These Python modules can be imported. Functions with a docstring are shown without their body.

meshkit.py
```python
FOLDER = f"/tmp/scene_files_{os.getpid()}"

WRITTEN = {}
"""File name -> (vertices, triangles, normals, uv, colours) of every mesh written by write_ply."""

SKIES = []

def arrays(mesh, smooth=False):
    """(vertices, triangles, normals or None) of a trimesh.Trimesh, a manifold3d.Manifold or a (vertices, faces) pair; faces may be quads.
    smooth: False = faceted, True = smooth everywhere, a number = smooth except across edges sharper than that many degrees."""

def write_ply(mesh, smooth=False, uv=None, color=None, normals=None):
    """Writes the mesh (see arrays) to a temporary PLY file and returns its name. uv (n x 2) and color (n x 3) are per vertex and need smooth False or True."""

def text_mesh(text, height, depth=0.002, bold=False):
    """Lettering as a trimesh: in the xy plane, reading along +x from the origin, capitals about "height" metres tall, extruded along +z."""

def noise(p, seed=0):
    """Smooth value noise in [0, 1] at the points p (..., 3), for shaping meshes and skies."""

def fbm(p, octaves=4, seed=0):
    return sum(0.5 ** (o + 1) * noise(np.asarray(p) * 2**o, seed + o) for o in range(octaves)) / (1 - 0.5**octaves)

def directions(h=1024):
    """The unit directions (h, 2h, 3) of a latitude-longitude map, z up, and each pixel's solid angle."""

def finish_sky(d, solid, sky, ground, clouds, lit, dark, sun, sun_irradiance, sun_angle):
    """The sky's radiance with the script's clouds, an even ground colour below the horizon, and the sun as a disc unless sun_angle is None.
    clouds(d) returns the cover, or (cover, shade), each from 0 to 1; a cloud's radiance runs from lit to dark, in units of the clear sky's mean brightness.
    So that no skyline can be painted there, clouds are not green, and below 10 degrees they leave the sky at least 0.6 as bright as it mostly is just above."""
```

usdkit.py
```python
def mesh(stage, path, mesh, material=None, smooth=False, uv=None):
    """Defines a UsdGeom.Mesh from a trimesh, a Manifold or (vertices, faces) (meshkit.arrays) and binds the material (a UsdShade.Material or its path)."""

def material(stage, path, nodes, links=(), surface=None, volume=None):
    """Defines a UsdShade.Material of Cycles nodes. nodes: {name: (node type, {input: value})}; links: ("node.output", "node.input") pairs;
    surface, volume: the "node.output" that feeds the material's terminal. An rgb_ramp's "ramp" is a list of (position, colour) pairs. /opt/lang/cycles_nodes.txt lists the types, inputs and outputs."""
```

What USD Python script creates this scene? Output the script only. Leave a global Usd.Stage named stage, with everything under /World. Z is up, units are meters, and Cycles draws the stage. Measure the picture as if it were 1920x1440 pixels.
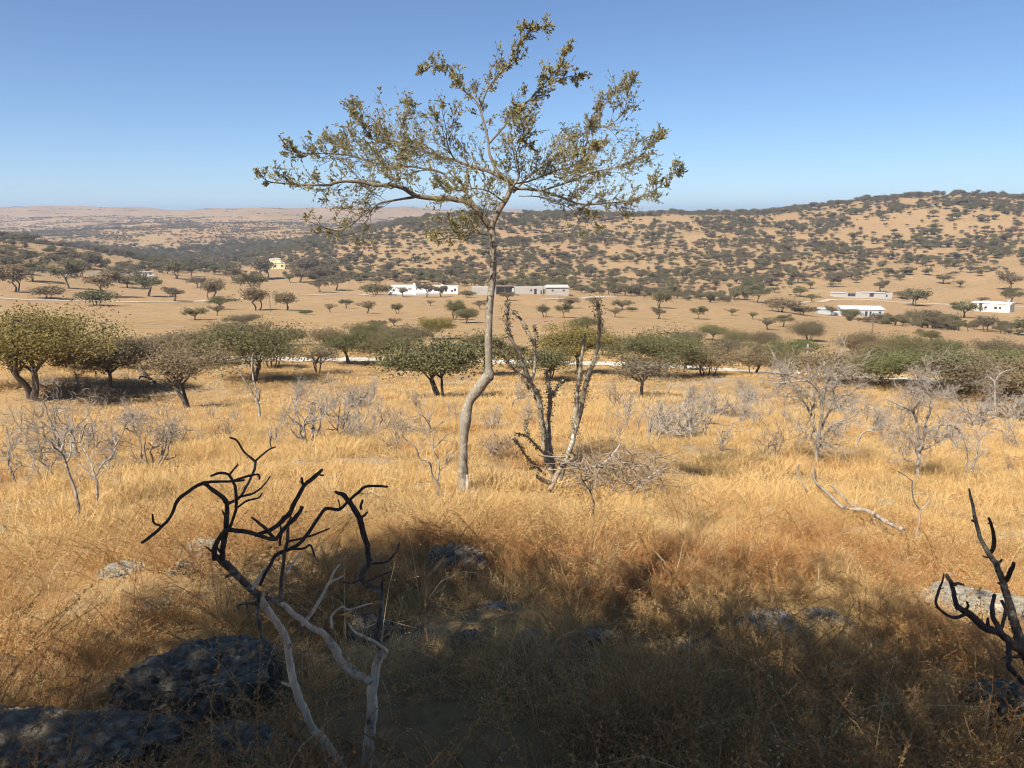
import math
import numpy as np
import trimesh
from scipy.interpolate import PchipInterpolator, RegularGridInterpolator
from pxr import Usd, UsdGeom, UsdLux, UsdShade, Gf, Sdf, Vt
import usdkit
import meshkit

stage = Usd.Stage.CreateInMemory()
UsdGeom.SetStageUpAxis(stage, "Z")
UsdGeom.SetStageMetersPerUnit(stage, 1.0)
UsdGeom.Xform.Define(stage, "/World")
UsdGeom.Scope.Define(stage, "/World/Looks")

# ------------------------------------------------------------------ camera, sky, sun, exposure
EYE = 1.65
PITCH = math.radians(11.62)
FPX = 1507.0                       # focal length in pixels of the 1920 wide photograph
EXPOSURE = 1.1
SKY_STRENGTH = 0.061
SUN_INTENSITY = 1.25
SUN_EL = math.radians(47.0)
SUN_PHI = math.radians(38.0)       # sun is behind the viewer, to the left by this angle
to_sun = np.array([-math.sin(SUN_PHI) * math.cos(SUN_EL), -math.cos(SUN_PHI) * math.cos(SUN_EL), math.sin(SUN_EL)])

cam = UsdGeom.Camera.Define(stage, "/World/camera")
cam.CreateHorizontalApertureAttr(36.0)
cam.CreateVerticalApertureAttr(27.0)
cam.CreateFocalLengthAttr(36.0 * FPX / 1920.0)
cam.CreateClippingRangeAttr(Gf.Vec2f(0.05, 60000.0))
cam.CreateExposureAttr(EXPOSURE)
FW = np.array([0, math.cos(PITCH), -math.sin(PITCH)])
RT = np.array([1.0, 0, 0])
UP = np.cross(RT, FW)
m = np.eye(4)
m[0, :3], m[1, :3], m[2, :3], m[3, :3] = RT, UP, -FW, (0, 0, EYE)
cam.AddTransformOp().Set(Gf.Matrix4d(m.tolist()))

usdkit.material(stage, "/World/Looks/sky_look", {
    "sky": ("sky_texture", {"sky_type": "single_scattering", "sun_disc": False, "sun_elevation": SUN_EL,
                            "sun_rotation": math.atan2(to_sun[0], to_sun[1]), "altitude": 3000.0,
                            "air_density": 1.1, "aerosol_density": 0.05, "ozone_density": 6.0}),
    "bg": ("background_shader", {"strength": SKY_STRENGTH})},
    [("sky.color", "bg.color")], surface="bg.background")
dome = UsdLux.DomeLight.Define(stage, "/World/sky")
UsdShade.MaterialBindingAPI.Apply(dome.GetPrim()).Bind(UsdShade.Material.Get(stage, "/World/Looks/sky_look"))
sun = UsdLux.DistantLight.Define(stage, "/World/sun")
sun.CreateIntensityAttr(SUN_INTENSITY)
sun.CreateAngleAttr(0.53)
sun.CreateNormalizeAttr(True)
sun.CreateColorAttr(Gf.Vec3f(1.0, 0.94, 0.84))
zx = to_sun
xx = np.cross([0, 0, 1.0], zx)
xx /= np.linalg.norm(xx)
m = np.eye(4)
m[0, :3], m[1, :3], m[2, :3] = xx, np.cross(zx, xx), zx
sun.AddTransformOp().Set(Gf.Matrix4d(m.tolist()))


# ------------------------------------------------------------------ prims
used = {}


def fresh(parent, name):
    k = used.get((parent, name), 0)
    used[(parent, name)] = k + 1
    return f"{parent}/{name}" + (f"_{k:03d}" if k else "")


def tag(prim, label=None, cat=None, group=None, kind=None):
    for k, v in (("label", label), ("category", cat), ("group", group), ("kind", kind)):
        if v:
            prim.SetCustomDataByKey(k, v)
    return prim


def place(x, pos, yaw=0.0, scale=(1, 1, 1)):
    c, s = math.cos(yaw), math.sin(yaw)
    sx, sy, sz = np.broadcast_to(scale, 3)
    M = [[c * sx, s * sx, 0, 0], [-s * sy, c * sy, 0, 0], [0, 0, sz, 0], [*map(float, pos), 1]]
    x.MakeMatrixXform().Set(Gf.Matrix4d(np.array(M, float).tolist()))


def thing(name, label, cat, base=(0, 0, 0), group=None, kind=None, yaw=0.0, scale=(1, 1, 1)):
    x = UsdGeom.Xform.Define(stage, fresh("/World", name))
    place(x, base, yaw, scale)
    tag(x.GetPrim(), label, cat, group, kind)
    return x.GetPrim()


def copy_of(src, name, label, cat, base, group=None, yaw=0.0, scale=(1, 1, 1)):
    x = UsdGeom.Xform.Define(stage, fresh("/World", name))
    p = x.GetPrim()
    p.GetReferences().AddInternalReference(src.GetPath())
    place(x, base, yaw, scale)
    tag(p, label, cat, group)
    p.SetInstanceable(True)
    return p


def part(parent, name, mesh, mat, smooth=False, kind=None, label=None, base=(0, 0, 0)):
    v, f = (np.asarray(mesh[0], float), np.asarray(mesh[1], int)) if isinstance(mesh, tuple) else (np.array(mesh.vertices), np.array(mesh.faces))
    if len(f) == 0:
        return None
    g = usdkit.mesh(stage, fresh(str(parent.GetPath()), name), (v - np.asarray(base, float), f), "/World/Looks/" + mat, smooth=smooth)
    tag(g.GetPrim(), label=label, kind=kind)
    return g.GetPrim()


def single(name, mesh, mat, label=None, cat=None, group=None, kind=None, smooth=False):
    v, f = (np.asarray(mesh[0], float), np.asarray(mesh[1], int)) if isinstance(mesh, tuple) else (np.array(mesh.vertices), np.array(mesh.faces))
    g = usdkit.mesh(stage, fresh("/World", name), (v, f), "/World/Looks/" + mat, smooth=smooth)
    tag(g.GetPrim(), label, cat, group, kind)
    return g.GetPrim()


# ------------------------------------------------------------------ looks
def leaf_look(name, ramp, transl=0.35, rough=0.6):
    usdkit.material(stage, "/World/Looks/" + name, {
        "g": ("geometry", {}), "r": ("rgb_ramp", {"ramp": ramp}),
        "p": ("principled_bsdf", {"roughness": rough, "specular_ior_level": 0.3}), "t": ("translucent_bsdf", {}),
        "mx": ("mix_closure", {"fac": transl})},
        [("g.random_per_island", "r.fac"), ("r.color", "p.base_color"), ("r.color", "t.color"), ("p.BSDF", "mx.closure1"), ("t.BSDF", "mx.closure2")], surface="mx.closure")


def bark_look(name, c1, c2, scale=30.0, stretch=0.25, bump=0.4, c3=None, spot=6.0, spot_at=0.6):
    nodes = {
        "g": ("geometry", {}), "m": ("mapping", {"scale": (1, 1, stretch)}),
        "n": ("noise_texture", {"scale": scale, "detail": 5.0, "roughness": 0.6}),
        "r": ("rgb_ramp", {"ramp": [(0.3, c1), (0.7, c2)]}),
        "n2": ("noise_texture", {"scale": spot, "detail": 4.0, "roughness": 0.65}),
        "r2": ("rgb_ramp", {"ramp": [(spot_at - 0.06, (0, 0, 0)), (spot_at + 0.06, (1, 1, 1))]}),
        "mx": ("mix_color", {"b": c3 if c3 else c2}),
        "bp": ("bump", {"strength": bump, "distance": 0.02 if "stone" in name else 0.01}),
        "p": ("principled_bsdf", {"roughness": 0.85, "specular_ior_level": 0.25})}
    usdkit.material(stage, "/World/Looks/" + name, nodes, [
        ("g.position", "m.vector"), ("m.vector", "n.vector"), ("g.position", "n2.vector"), ("n.fac", "r.fac"), ("n2.fac", "r2.fac"), ("r2.color", "mx.fac"),
        ("r.color", "mx.a"), ("mx.result", "p.base_color"), ("n.fac", "bp.height"), ("bp.normal", "p.normal")], surface="p.BSDF")


def plain_look(name, col, rough=0.8, var=0.15, scale=3.0):
    a, b = tuple(c * (1 - var) for c in col), tuple(min(1, c * (1 + var)) for c in col)
    usdkit.material(stage, "/World/Looks/" + name, {
        "g": ("geometry", {}), "n": ("noise_texture", {"scale": scale, "detail": 5.0, "roughness": 0.6}),
        "r": ("rgb_ramp", {"ramp": [(0.3, a), (0.7, b)]}), "p": ("principled_bsdf", {"roughness": rough, "specular_ior_level": 0.3})},
        [("g.position", "n.vector"), ("n.fac", "r.fac"), ("r.color", "p.base_color")], surface="p.BSDF")


# grass and weeds
leaf_look("golden_grass", [(0, (0.62, 0.42, 0.18)), (0.5, (0.80, 0.57, 0.265)), (0.85, (0.88, 0.69, 0.37)), (1, (0.60, 0.47, 0.25))], 0.4)
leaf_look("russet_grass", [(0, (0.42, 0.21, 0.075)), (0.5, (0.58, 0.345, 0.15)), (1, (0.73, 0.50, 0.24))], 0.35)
leaf_look("drab_grass", [(0, (0.40, 0.28, 0.13)), (0.5, (0.60, 0.44, 0.20)), (1, (0.74, 0.56, 0.28))], 0.35)
leaf_look("pale_straw", [(0, (0.55, 0.42, 0.22)), (0.5, (0.66, 0.50, 0.28)), (1, (0.75, 0.6, 0.36))], 0.3)
leaf_look("weed_leaf", [(0, (0.40, 0.25, 0.10)), (0.5, (0.58, 0.40, 0.17)), (1, (0.70, 0.54, 0.27))], 0.35)
# foliage
leaf_look("hero_leaf", [(0, (0.23, 0.20, 0.08)), (0.3, (0.37, 0.31, 0.12)), (0.52, (0.49, 0.40, 0.16)), (0.76, (0.60, 0.41, 0.13)), (0.9, (0.42, 0.25, 0.11)), (1, (0.56, 0.46, 0.31))], 0.3, 0.5)
TONES = {"olive": [(0, (0.155, 0.135, 0.060)), (0.5, (0.275, 0.235, 0.105)), (1, (0.42, 0.34, 0.165))],
         "golden": [(0, (0.21, 0.165, 0.05)), (0.5, (0.36, 0.285, 0.085)), (1, (0.52, 0.40, 0.145))],
         "dusky": [(0, (0.165, 0.132, 0.077)), (0.5, (0.275, 0.222, 0.128)), (1, (0.40, 0.32, 0.19))],
         "green": [(0, (0.14, 0.130, 0.055)), (0.5, (0.245, 0.22, 0.093)), (1, (0.38, 0.315, 0.145))],
         "bright": [(0, (0.15, 0.155, 0.06)), (0.5, (0.265, 0.26, 0.10)), (1, (0.40, 0.365, 0.16))],
         "brown": [(0, (0.215, 0.16, 0.088)), (0.5, (0.335, 0.255, 0.14)), (1, (0.46, 0.36, 0.21))]}
for k, r in TONES.items():
    leaf_look("foliage_" + k, r, 0.32, 0.6)
leaf_look("dead_leaf", [(0, (0.17, 0.135, 0.07)), (0.5, (0.30, 0.24, 0.125)), (1, (0.44, 0.36, 0.21))], 0.25)
# bark
bark_look("hero_bark", (0.15, 0.125, 0.092), (0.285, 0.245, 0.185), 60, 0.25, 0.9, (0.36, 0.325, 0.265), 14, 0.62)
bark_look("hero_branch", (0.085, 0.066, 0.05), (0.20, 0.165, 0.125), 60, 0.6, 0.3)
plain_look("bare_wood", (0.72, 0.66, 0.56), 0.8, 0.1, 40)
bark_look("dead_bark", (0.36, 0.28, 0.18), (0.66, 0.545, 0.385), 50, 0.3, 0.6, (0.10, 0.085, 0.07), 12, 0.64)
bark_look("shaded_bark", (0.024, 0.019, 0.015), (0.075, 0.059, 0.046), 70, 0.4, 0.7, (0.11, 0.095, 0.085), 16, 0.66)  # shade on the dead tree tops painted in as near-black bark
bark_look("mixed_bark", (0.04, 0.033, 0.025), (0.13, 0.108, 0.082), 60, 0.4, 0.8, (0.24, 0.20, 0.155), 20, 0.58)  # between pale and near-black: part of that shade in the colour
bark_look("white_bark", (0.19, 0.165, 0.135), (0.40, 0.355, 0.30), 40, 0.3, 0.8, (0.10, 0.085, 0.07), 11, 0.56)
bark_look("grey_bark", (0.18, 0.15, 0.12), (0.36, 0.315, 0.26), 40, 0.3, 0.8, (0.08, 0.065, 0.055), 9, 0.56)
bark_look("twig_grey", (0.15, 0.125, 0.10), (0.36, 0.31, 0.25), 30, 0.5, 0.2)
bark_look("twig_brown", (0.14, 0.105, 0.075), (0.27, 0.21, 0.15), 30, 0.5, 0.2)
bark_look("dark_bark", (0.055, 0.043, 0.034), (0.12, 0.097, 0.078), 25, 0.3, 0.4)
bark_look("mossy_bark", (0.15, 0.125, 0.09), (0.30, 0.26, 0.19), 35, 0.4, 0.7, (0.55, 0.52, 0.46), 10, 0.62)
# stone
bark_look("grey_stone", (0.12, 0.106, 0.08), (0.28, 0.25, 0.195), 16, 1.0, 1.0, (0.38, 0.35, 0.29), 7, 0.62)
bark_look("dark_stone", (0.075, 0.061, 0.042), (0.23, 0.195, 0.14), 22, 1.0, 1.0, (0.42, 0.37, 0.28), 4.2, 0.65)
bark_look("pale_stone", (0.18, 0.16, 0.12), (0.36, 0.33, 0.265), 16, 1.0, 1.0, (0.12, 0.105, 0.08), 8, 0.56)
# built
plain_look("white_wall", (0.72, 0.705, 0.675), 0.85, 0.12, 0.6)
plain_look("cream_wall", (0.62, 0.58, 0.49), 0.85, 0.12, 0.6)
plain_look("yellow_wall", (0.70, 0.62, 0.36), 0.8, 0.06, 0.5)
plain_look("block_wall", (0.33, 0.305, 0.265), 0.9, 0.15, 1.5)
plain_look("blue_grey_wall", (0.36, 0.375, 0.39), 0.9, 0.12, 1.5)
plain_look("plinth", (0.30, 0.29, 0.28), 0.9, 0.12, 1.0)
plain_look("tin_roof", (0.38, 0.365, 0.34), 0.5, 0.12, 1.2)
plain_look("pale_roof", (0.50, 0.48, 0.44), 0.6, 0.1, 1.2)
plain_look("opening_dark", (0.035, 0.035, 0.04), 0.6, 0.2, 2)
plain_look("timber", (0.14, 0.11, 0.085), 0.9, 0.2, 3)
plain_look("road_gravel", (0.44, 0.395, 0.325), 0.95, 0.38, 0.55)
plain_look("track_gravel", (0.40, 0.335, 0.255), 0.95, 0.12, 0.4)
usdkit.material(stage, "/World/Looks/air", {"v": ("principled_volume", {"color": (0.62, 0.75, 0.95), "density": 0.00016, "anisotropy": 0.3})}, [], volume="v.volume")

# the ground: dry grass gold with reddish bare earth, grey stony patches, fine litter
usdkit.material(stage, "/World/Looks/ground_look", {
    "g": ("geometry", {}),
    "big": ("noise_texture", {"scale": 0.011, "detail": 5.0, "roughness": 0.6}),
    "rb": ("rgb_ramp", {"ramp": [(0.34, (0.26, 0.17, 0.078)), (0.5, (0.30, 0.20, 0.096)), (0.64, (0.29, 0.178, 0.092)), (0.8, (0.31, 0.222, 0.125))]}),
    "mid": ("noise_texture", {"scale": 0.35, "detail": 7.0, "roughness": 0.7}),
    "rm": ("rgb_ramp", {"ramp": [(0.30, (0.68, 0.66, 0.62)), (0.5, (1.0, 1.0, 1.0)), (0.7, (1.12, 1.1, 1.06))]}),
    "m1": ("mix_color", {"blend_type": "multiply", "fac": 1.0, "use_clamp": False}),
    "fine": ("noise_texture", {"scale": 9.0, "detail": 8.0, "roughness": 0.75}),
    "rf": ("rgb_ramp", {"ramp": [(0.30, (0.50, 0.46, 0.42)), (0.52, (1.0, 0.98, 0.95)), (0.75, (1.2, 1.18, 1.1))]}),
    "m2": ("mix_color", {"blend_type": "multiply", "fac": 0.75, "use_clamp": False}),
    "st": ("noise_texture", {"scale": 0.42, "detail": 6.0, "roughness": 0.62}),
    "rs": ("rgb_ramp", {"ramp": [(0.55, (0, 0, 0)), (0.63, (0.7, 0.7, 0.7))]}),
    "m3": ("mix_color", {"b": (0.27, 0.235, 0.19)}),
    "bp": ("bump", {"strength": 0.6, "distance": 0.04}),
    "p": ("principled_bsdf", {"roughness": 0.95, "specular_ior_level": 0.1})},
    [("g.position", "big.vector"), ("g.position", "mid.vector"), ("g.position", "fine.vector"), ("g.position", "st.vector"),
     ("big.fac", "rb.fac"), ("mid.fac", "rm.fac"), ("fine.fac", "rf.fac"), ("st.fac", "rs.fac"),
     ("rb.color", "m1.a"), ("rm.color", "m1.b"), ("m1.result", "m2.a"), ("rf.color", "m2.b"), ("m2.result", "m3.a"), ("rs.color", "m3.fac"),
     ("m3.result", "p.base_color"), ("fine.fac", "bp.height"), ("bp.normal", "p.normal")], surface="p.BSDF")


# ------------------------------------------------------------------ terrain (a height field in polar steps around the viewpoint)
def ray(px, py):
    d = FW * FPX + RT * (np.asarray(px, float)[..., None] - 960) + UP * (720 - np.asarray(py, float)[..., None])
    return d


def elev(px, py):
    d = ray(px, py)
    return d[..., 2] / np.hypot(d[..., 0], d[..., 1])


R_FAR = [55, 70, 88, 110, 150, 200, 250, 300, 360, 430, 500, 580, 660, 760, 880, 1000, 1100, 1200, 1400, 1800, 2400, 3100, 3900, 5000, 9000]
ROWS = {
    0:    [708, 683, 658, 638, 610, 590, 574, 558, 534, 508, 484, 462, 444, 452, 474, 476, 474, 470, 458, 442, 420, 404, 395, 398, 408],
    110:  [708, 679, 656, 636, 609, 590, 575, 561, 541, 519, 498, 476, 457, 462, 480, 482, 478, 472, 456, 432, 414, 400, 391, 394, 406],
    220:  [708, 676, 654, 634, 608, 590, 576, 564, 549, 530, 511, 492, 475, 478, 488, 488, 484, 476, 458, 424, 408, 399, 392, 394, 406],
    400:  [708, 675, 652, 632, 607, 589, 577, 566, 553, 540, 526, 513, 504, 498, 493, 489, 484, 476, 456, 416, 402, 398, 395, 398, 408],
    560:  [708, 675, 651, 631, 606, 589, 577, 567, 555, 543, 531, 518, 502, 485, 470, 464, 462, 462, 448, 416, 402, 397, 394, 398, 408],
    760:  [708, 676, 650, 630, 605, 588, 577, 567, 555, 544, 530, 512, 488, 462, 438, 422, 416, 418, 430, 424, 414, 402, 394, 397, 408],
    960:  [708, 678, 652, 631, 605, 587, 576, 566, 554, 543, 529, 509, 484, 456, 428, 410, 402, 404, 414, 420, 412, 404, 397, 399, 408],
    1200: [708, 682, 660, 640, 612, 594, 583, 574, 562, 550, 534, 514, 490, 462, 434, 412, 404, 404, 412, 420, 412, 405, 400, 401, 408],
    1420: [710, 692, 674, 656, 628, 604, 592, 585, 574, 561, 546, 526, 500, 470, 438, 412, 400, 398, 404, 416, 412, 406, 400, 402, 408],
    1600: [712, 700, 686, 668, 640, 616, 607, 607, 590, 572, 556, 534, 508, 476, 440, 410, 388, 378, 382, 404, 412, 408, 402, 403, 408],
    1760: [716, 706, 694, 680, 654, 632, 621, 619, 600, 582, 565, 542, 514, 480, 440, 402, 376, 367, 372, 398, 412, 408, 404, 404, 408],
    1920: [720, 712, 702, 690, 667, 649, 638, 632, 608, 588, 568, 544, 516, 482, 444, 408, 386, 376, 380, 402, 412, 408, 404, 404, 408],
}
R_NEAR = [0.4, 0.8, 1.5, 2.8, 4.0, 6.0, 10.0, 16.0, 25.0, 38.0, 46.0]


def drop(r):
    return EYE + 0.177 * r


cols = sorted(ROWS)
az_cols = np.array([math.atan2(ray(c, 560)[0], ray(c, 560)[1]) for c in cols])
logr = np.log(np.array(R_NEAR + R_FAR))
rgrid = np.exp(np.linspace(math.log(0.4), math.log(9000), 520))
prof = []
for c in cols:
    E = [-drop(r) / r for r in R_NEAR] + [float(elev(c, y)) for y in ROWS[c]]
    prof.append(PchipInterpolator(logr, E)(np.log(rgrid)))
prof = np.array(prof)                                        # columns x radii
front = np.arange(-48, 48.01, 0.25)
side = np.concatenate([np.arange(52, 180, 4.0), [180.0]])
azg = np.radians(np.concatenate([-side[::-1], front, side]))
az_fit = PchipInterpolator(az_cols, prof, axis=0)
Ef = az_fit(np.clip(azg, az_cols[0], az_cols[-1]))
zb = np.where(rgrid < 120, 0.13 * rgrid, 15.6 + 0.03 * (np.minimum(rgrid, 2500) - 120))
w = np.clip((np.abs(azg) - math.radians(60)) / math.radians(50), 0, 1)
w = (w * w * (3 - 2 * w))[:, None]
Eg = (1 - w) * Ef + w * ((zb - EYE) / rgrid)[None]
AZ, RR = np.meshgrid(azg, rgrid, indexing="ij")
X, Y = RR * np.sin(AZ), RR * np.cos(AZ)
Z = EYE + Eg * RR
P3 = np.stack([X, Y, np.zeros_like(X)], -1)
near_f = np.clip(RR / 2.0, 0, 1)
Z += near_f * np.clip(40 / RR, 0, 1) * ((meshkit.fbm(P3 * 0.55, 4, 3) - 0.5) * 0.34 + (meshkit.fbm(P3 * 2.3, 3, 9) - 0.5) * 0.09)
Z += np.clip((RR - 60) / 100, 0, 1) * (meshkit.fbm(P3 * 0.012, 5, 5) - 0.5) * np.clip(RR * 0.012, 0, 12)
Z += np.clip((RR - 1100) / 900, 0, 1) * (meshkit.fbm(P3 * 0.0022, 5, 15) - 0.5) * np.clip(RR * 0.03, 0, 75)
Z[0] = Z[-1] = 0.5 * (Z[0] + Z[-1])
ZI = RegularGridInterpolator((azg, np.log(rgrid)), Z, bounds_error=False, fill_value=None)


def ground(x, y):
    x, y = np.asarray(x, float), np.asarray(y, float)
    r = np.clip(np.hypot(x, y), 0.41, 8990)
    return ZI(np.stack([np.arctan2(x, y), np.log(r)], -1))


nA, nR = Z.shape
verts = np.stack([X, Y, Z], -1).reshape(-1, 3)
i, j = np.meshgrid(np.arange(nA - 1), np.arange(nR - 1), indexing="ij")
a, b, c, d = i * nR + j, (i + 1) * nR + j, (i + 1) * nR + j + 1, i * nR + j + 1
quads = np.stack([a, d, c, b], -1).reshape(-1, 4)
cap = [[k * nR, (k + 1) * nR, len(verts)] for k in range(nA - 1)]
verts = np.vstack([verts, [[0, 0, Z[:, 0].mean()]]])
tri = np.vstack([quads[:, [0, 1, 2]], quads[:, [0, 2, 3]], np.array(cap)])
fn = np.cross(verts[tri[:, 1]] - verts[tri[:, 0]], verts[tri[:, 2]] - verts[tri[:, 0]])
tri = np.where((fn[:, 2] < 0)[:, None], tri[:, ::-1], tri)
single("ground", (verts, tri), "ground_look", "dry golden savanna ground falling to a valley and rising into wooded hills", "ground", kind="structure", smooth=True)

_rs = np.exp(np.linspace(math.log(1.2), math.log(8500), 2600))


def hit(px, py):
    """The point of the ground seen at a place in the photograph, and its distance."""
    e = float(elev(px, py))
    dr = ray(px, py)
    az = math.atan2(dr[0], dr[1])
    z = ground(_rs * math.sin(az), _rs * math.cos(az))
    above = z >= EYE + e * _rs
    k = int(np.argmax(above)) if above.any() else int(np.argmin(np.abs(z - EYE - e * _rs)))
    r = _rs[k]
    x, y = r * math.sin(az), r * math.cos(az)
    return np.array([x, y, float(ground(x, y))]), r


def spot(px, r):
    """The point of the ground in the direction of a photograph column at distance r."""
    dr = ray(px, 600)
    az = math.atan2(dr[0], dr[1])
    x, y = r * math.sin(az), r * math.cos(az)
    return np.array([x, y, float(ground(x, y))])


def at(px, py, depth):
    d = ray(px, py)
    return np.array([0, 0, EYE]) + d * (np.asarray(depth, float) / d[..., 1])[..., None]


# ------------------------------------------------------------------ shape helpers
class Tubes:
    def __init__(self):
        self.v, self.f, self.n = [], [], 0

    def add(self, pts, rad, sides=5, tip=True, rough=0.0, seed=0):
        p = np.asarray(pts, float)
        n = len(p)
        rad = np.broadcast_to(np.asarray(rad, float), (n,))
        t = np.gradient(p, axis=0)
        t /= np.linalg.norm(t, axis=1, keepdims=True) + 1e-12
        mean = t.mean(0)
        ref = np.eye(3)[int(np.argmin(np.abs(mean)))]
        A = np.cross(t, ref)
        A /= np.linalg.norm(A, axis=1, keepdims=True) + 1e-12
        B = np.cross(t, A)
        ang = np.arange(sides) * 2 * np.pi / sides
        lump = 1.0 + rough * np.clip(np.random.default_rng(seed + n * 13 + sides).normal(size=(n, sides)), -2, 2) if rough else np.ones((n, sides))
        v = p[:, None] + (rad[:, None] * lump)[..., None] * (np.cos(ang)[None, :, None] * A[:, None] + np.sin(ang)[None, :, None] * B[:, None])
        i, j = np.meshgrid(np.arange(n - 1), np.arange(sides), indexing="ij")
        q = np.stack([i * sides + j, i * sides + (j + 1) % sides, (i + 1) * sides + (j + 1) % sides, (i + 1) * sides + j], -1).reshape(-1, 4)
        f = np.vstack([q[:, [0, 2, 1]], q[:, [0, 3, 2]]])
        v = v.reshape(-1, 3)
        if tip:
            v = np.vstack([v, p[-1] + t[-1] * rad[-1] * 0.8])
            k = len(v) - 1
            f = np.vstack([f, [[(n - 1) * sides + s, k, (n - 1) * sides + (s + 1) % sides] for s in range(sides)]])
        self.v.append(v)
        self.f.append(f + self.n)
        self.n += len(v)

    def mesh(self):
        if not self.v:
            return np.zeros((0, 3)), np.zeros((0, 3), int)
        return np.vstack(self.v), np.vstack(self.f)


def smooth_path(pts, rad, per=4, jitter=0.0, rng=None):
    """A Catmull-Rom curve through the points; the radius goes with it."""
    p = np.asarray(pts, float)
    rad = np.asarray(rad, float)
    n = len(p)
    if rad.ndim == 0 or len(rad) != n:
        rad = np.interp(np.linspace(0, 1, n), np.linspace(0, 1, rad.size), rad.ravel())
    if n < 3:
        tt = np.linspace(0, 1, per + 1)
        return p[0] + (p[-1] - p[0]) * tt[:, None], np.interp(tt, [0, 1], [rad[0], rad[-1]])
    q = np.vstack([2 * p[0] - p[1], p, 2 * p[-1] - p[-2]])
    out, ro = [], []
    for k in range(n - 1):
        for s in range(per):
            t = s / per
            a0, a1, a2, a3 = q[k:k + 4]
            out.append(0.5 * (2 * a1 + (a2 - a0) * t + (2 * a0 - 5 * a1 + 4 * a2 - a3) * t * t + (3 * a1 - a0 - 3 * a2 + a3) * t ** 3))
            ro.append(rad[k] + (rad[k + 1] - rad[k]) * t)
    out.append(p[-1])
    ro.append(rad[-1])
    out, ro = np.array(out), np.array(ro)
    if jitter and rng is not None:
        kj = max(4, 2 * n)
        wob = np.stack([np.interp(np.linspace(0, 1, len(out)), np.linspace(0, 1, kj), rng.normal(0, 1, kj)) for _ in range(3)], 1)
        out[1:-1] += wob[1:-1] * ro[1:-1, None] * jitter
        kn = max(3, n)
        ro = ro * np.interp(np.linspace(0, 1, len(ro)), np.linspace(0, 1, kn), 1 + rng.normal(0, 0.07, kn))
    return out, np.maximum(ro, 0.0004)


def unit(v):
    v = np.asarray(v, float)
    return v / (np.linalg.norm(v, axis=-1, keepdims=True) + 1e-12)


def leaves(pos, direc, length, width, rng, fold=0.25):
    """Folded four-cornered leaves: two triangles each."""
    n = len(pos)
    d = unit(direc)
    s = unit(np.cross(d, rng.normal(size=(n, 3))))
    u = np.cross(s, d)
    L, W = np.broadcast_to(length, n)[:, None], np.broadcast_to(width, n)[:, None]
    mid = pos + d * L * 0.45 + u * W * fold
    v = np.stack([pos, mid - s * W * 0.5, pos + d * L, mid + s * W * 0.5], 1).reshape(-1, 3)
    k = np.arange(n)[:, None] * 4
    f = np.vstack([k + [[0, 1, 2]], k + [[0, 2, 3]]])
    return v, f


def join(*ms):
    v, f, n = [], [], 0
    for a, b in ms:
        if len(a):
            v.append(np.asarray(a))
            f.append(np.asarray(b) + n)
            n += len(a)
    return np.vstack(v), np.vstack(f)


def box(x0, x1, y0, y1, z0, z1):
    v = np.array([[x, y, z] for x in (x0, x1) for y in (y0, y1) for z in (z0, z1)], float)
    f = np.array([[0, 1, 3], [0, 3, 2], [4, 6, 7], [4, 7, 5], [0, 4, 5], [0, 5, 1], [2, 3, 7], [2, 7, 6], [0, 2, 6], [0, 6, 4], [1, 5, 7], [1, 7, 3]])
    return v, f


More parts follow.
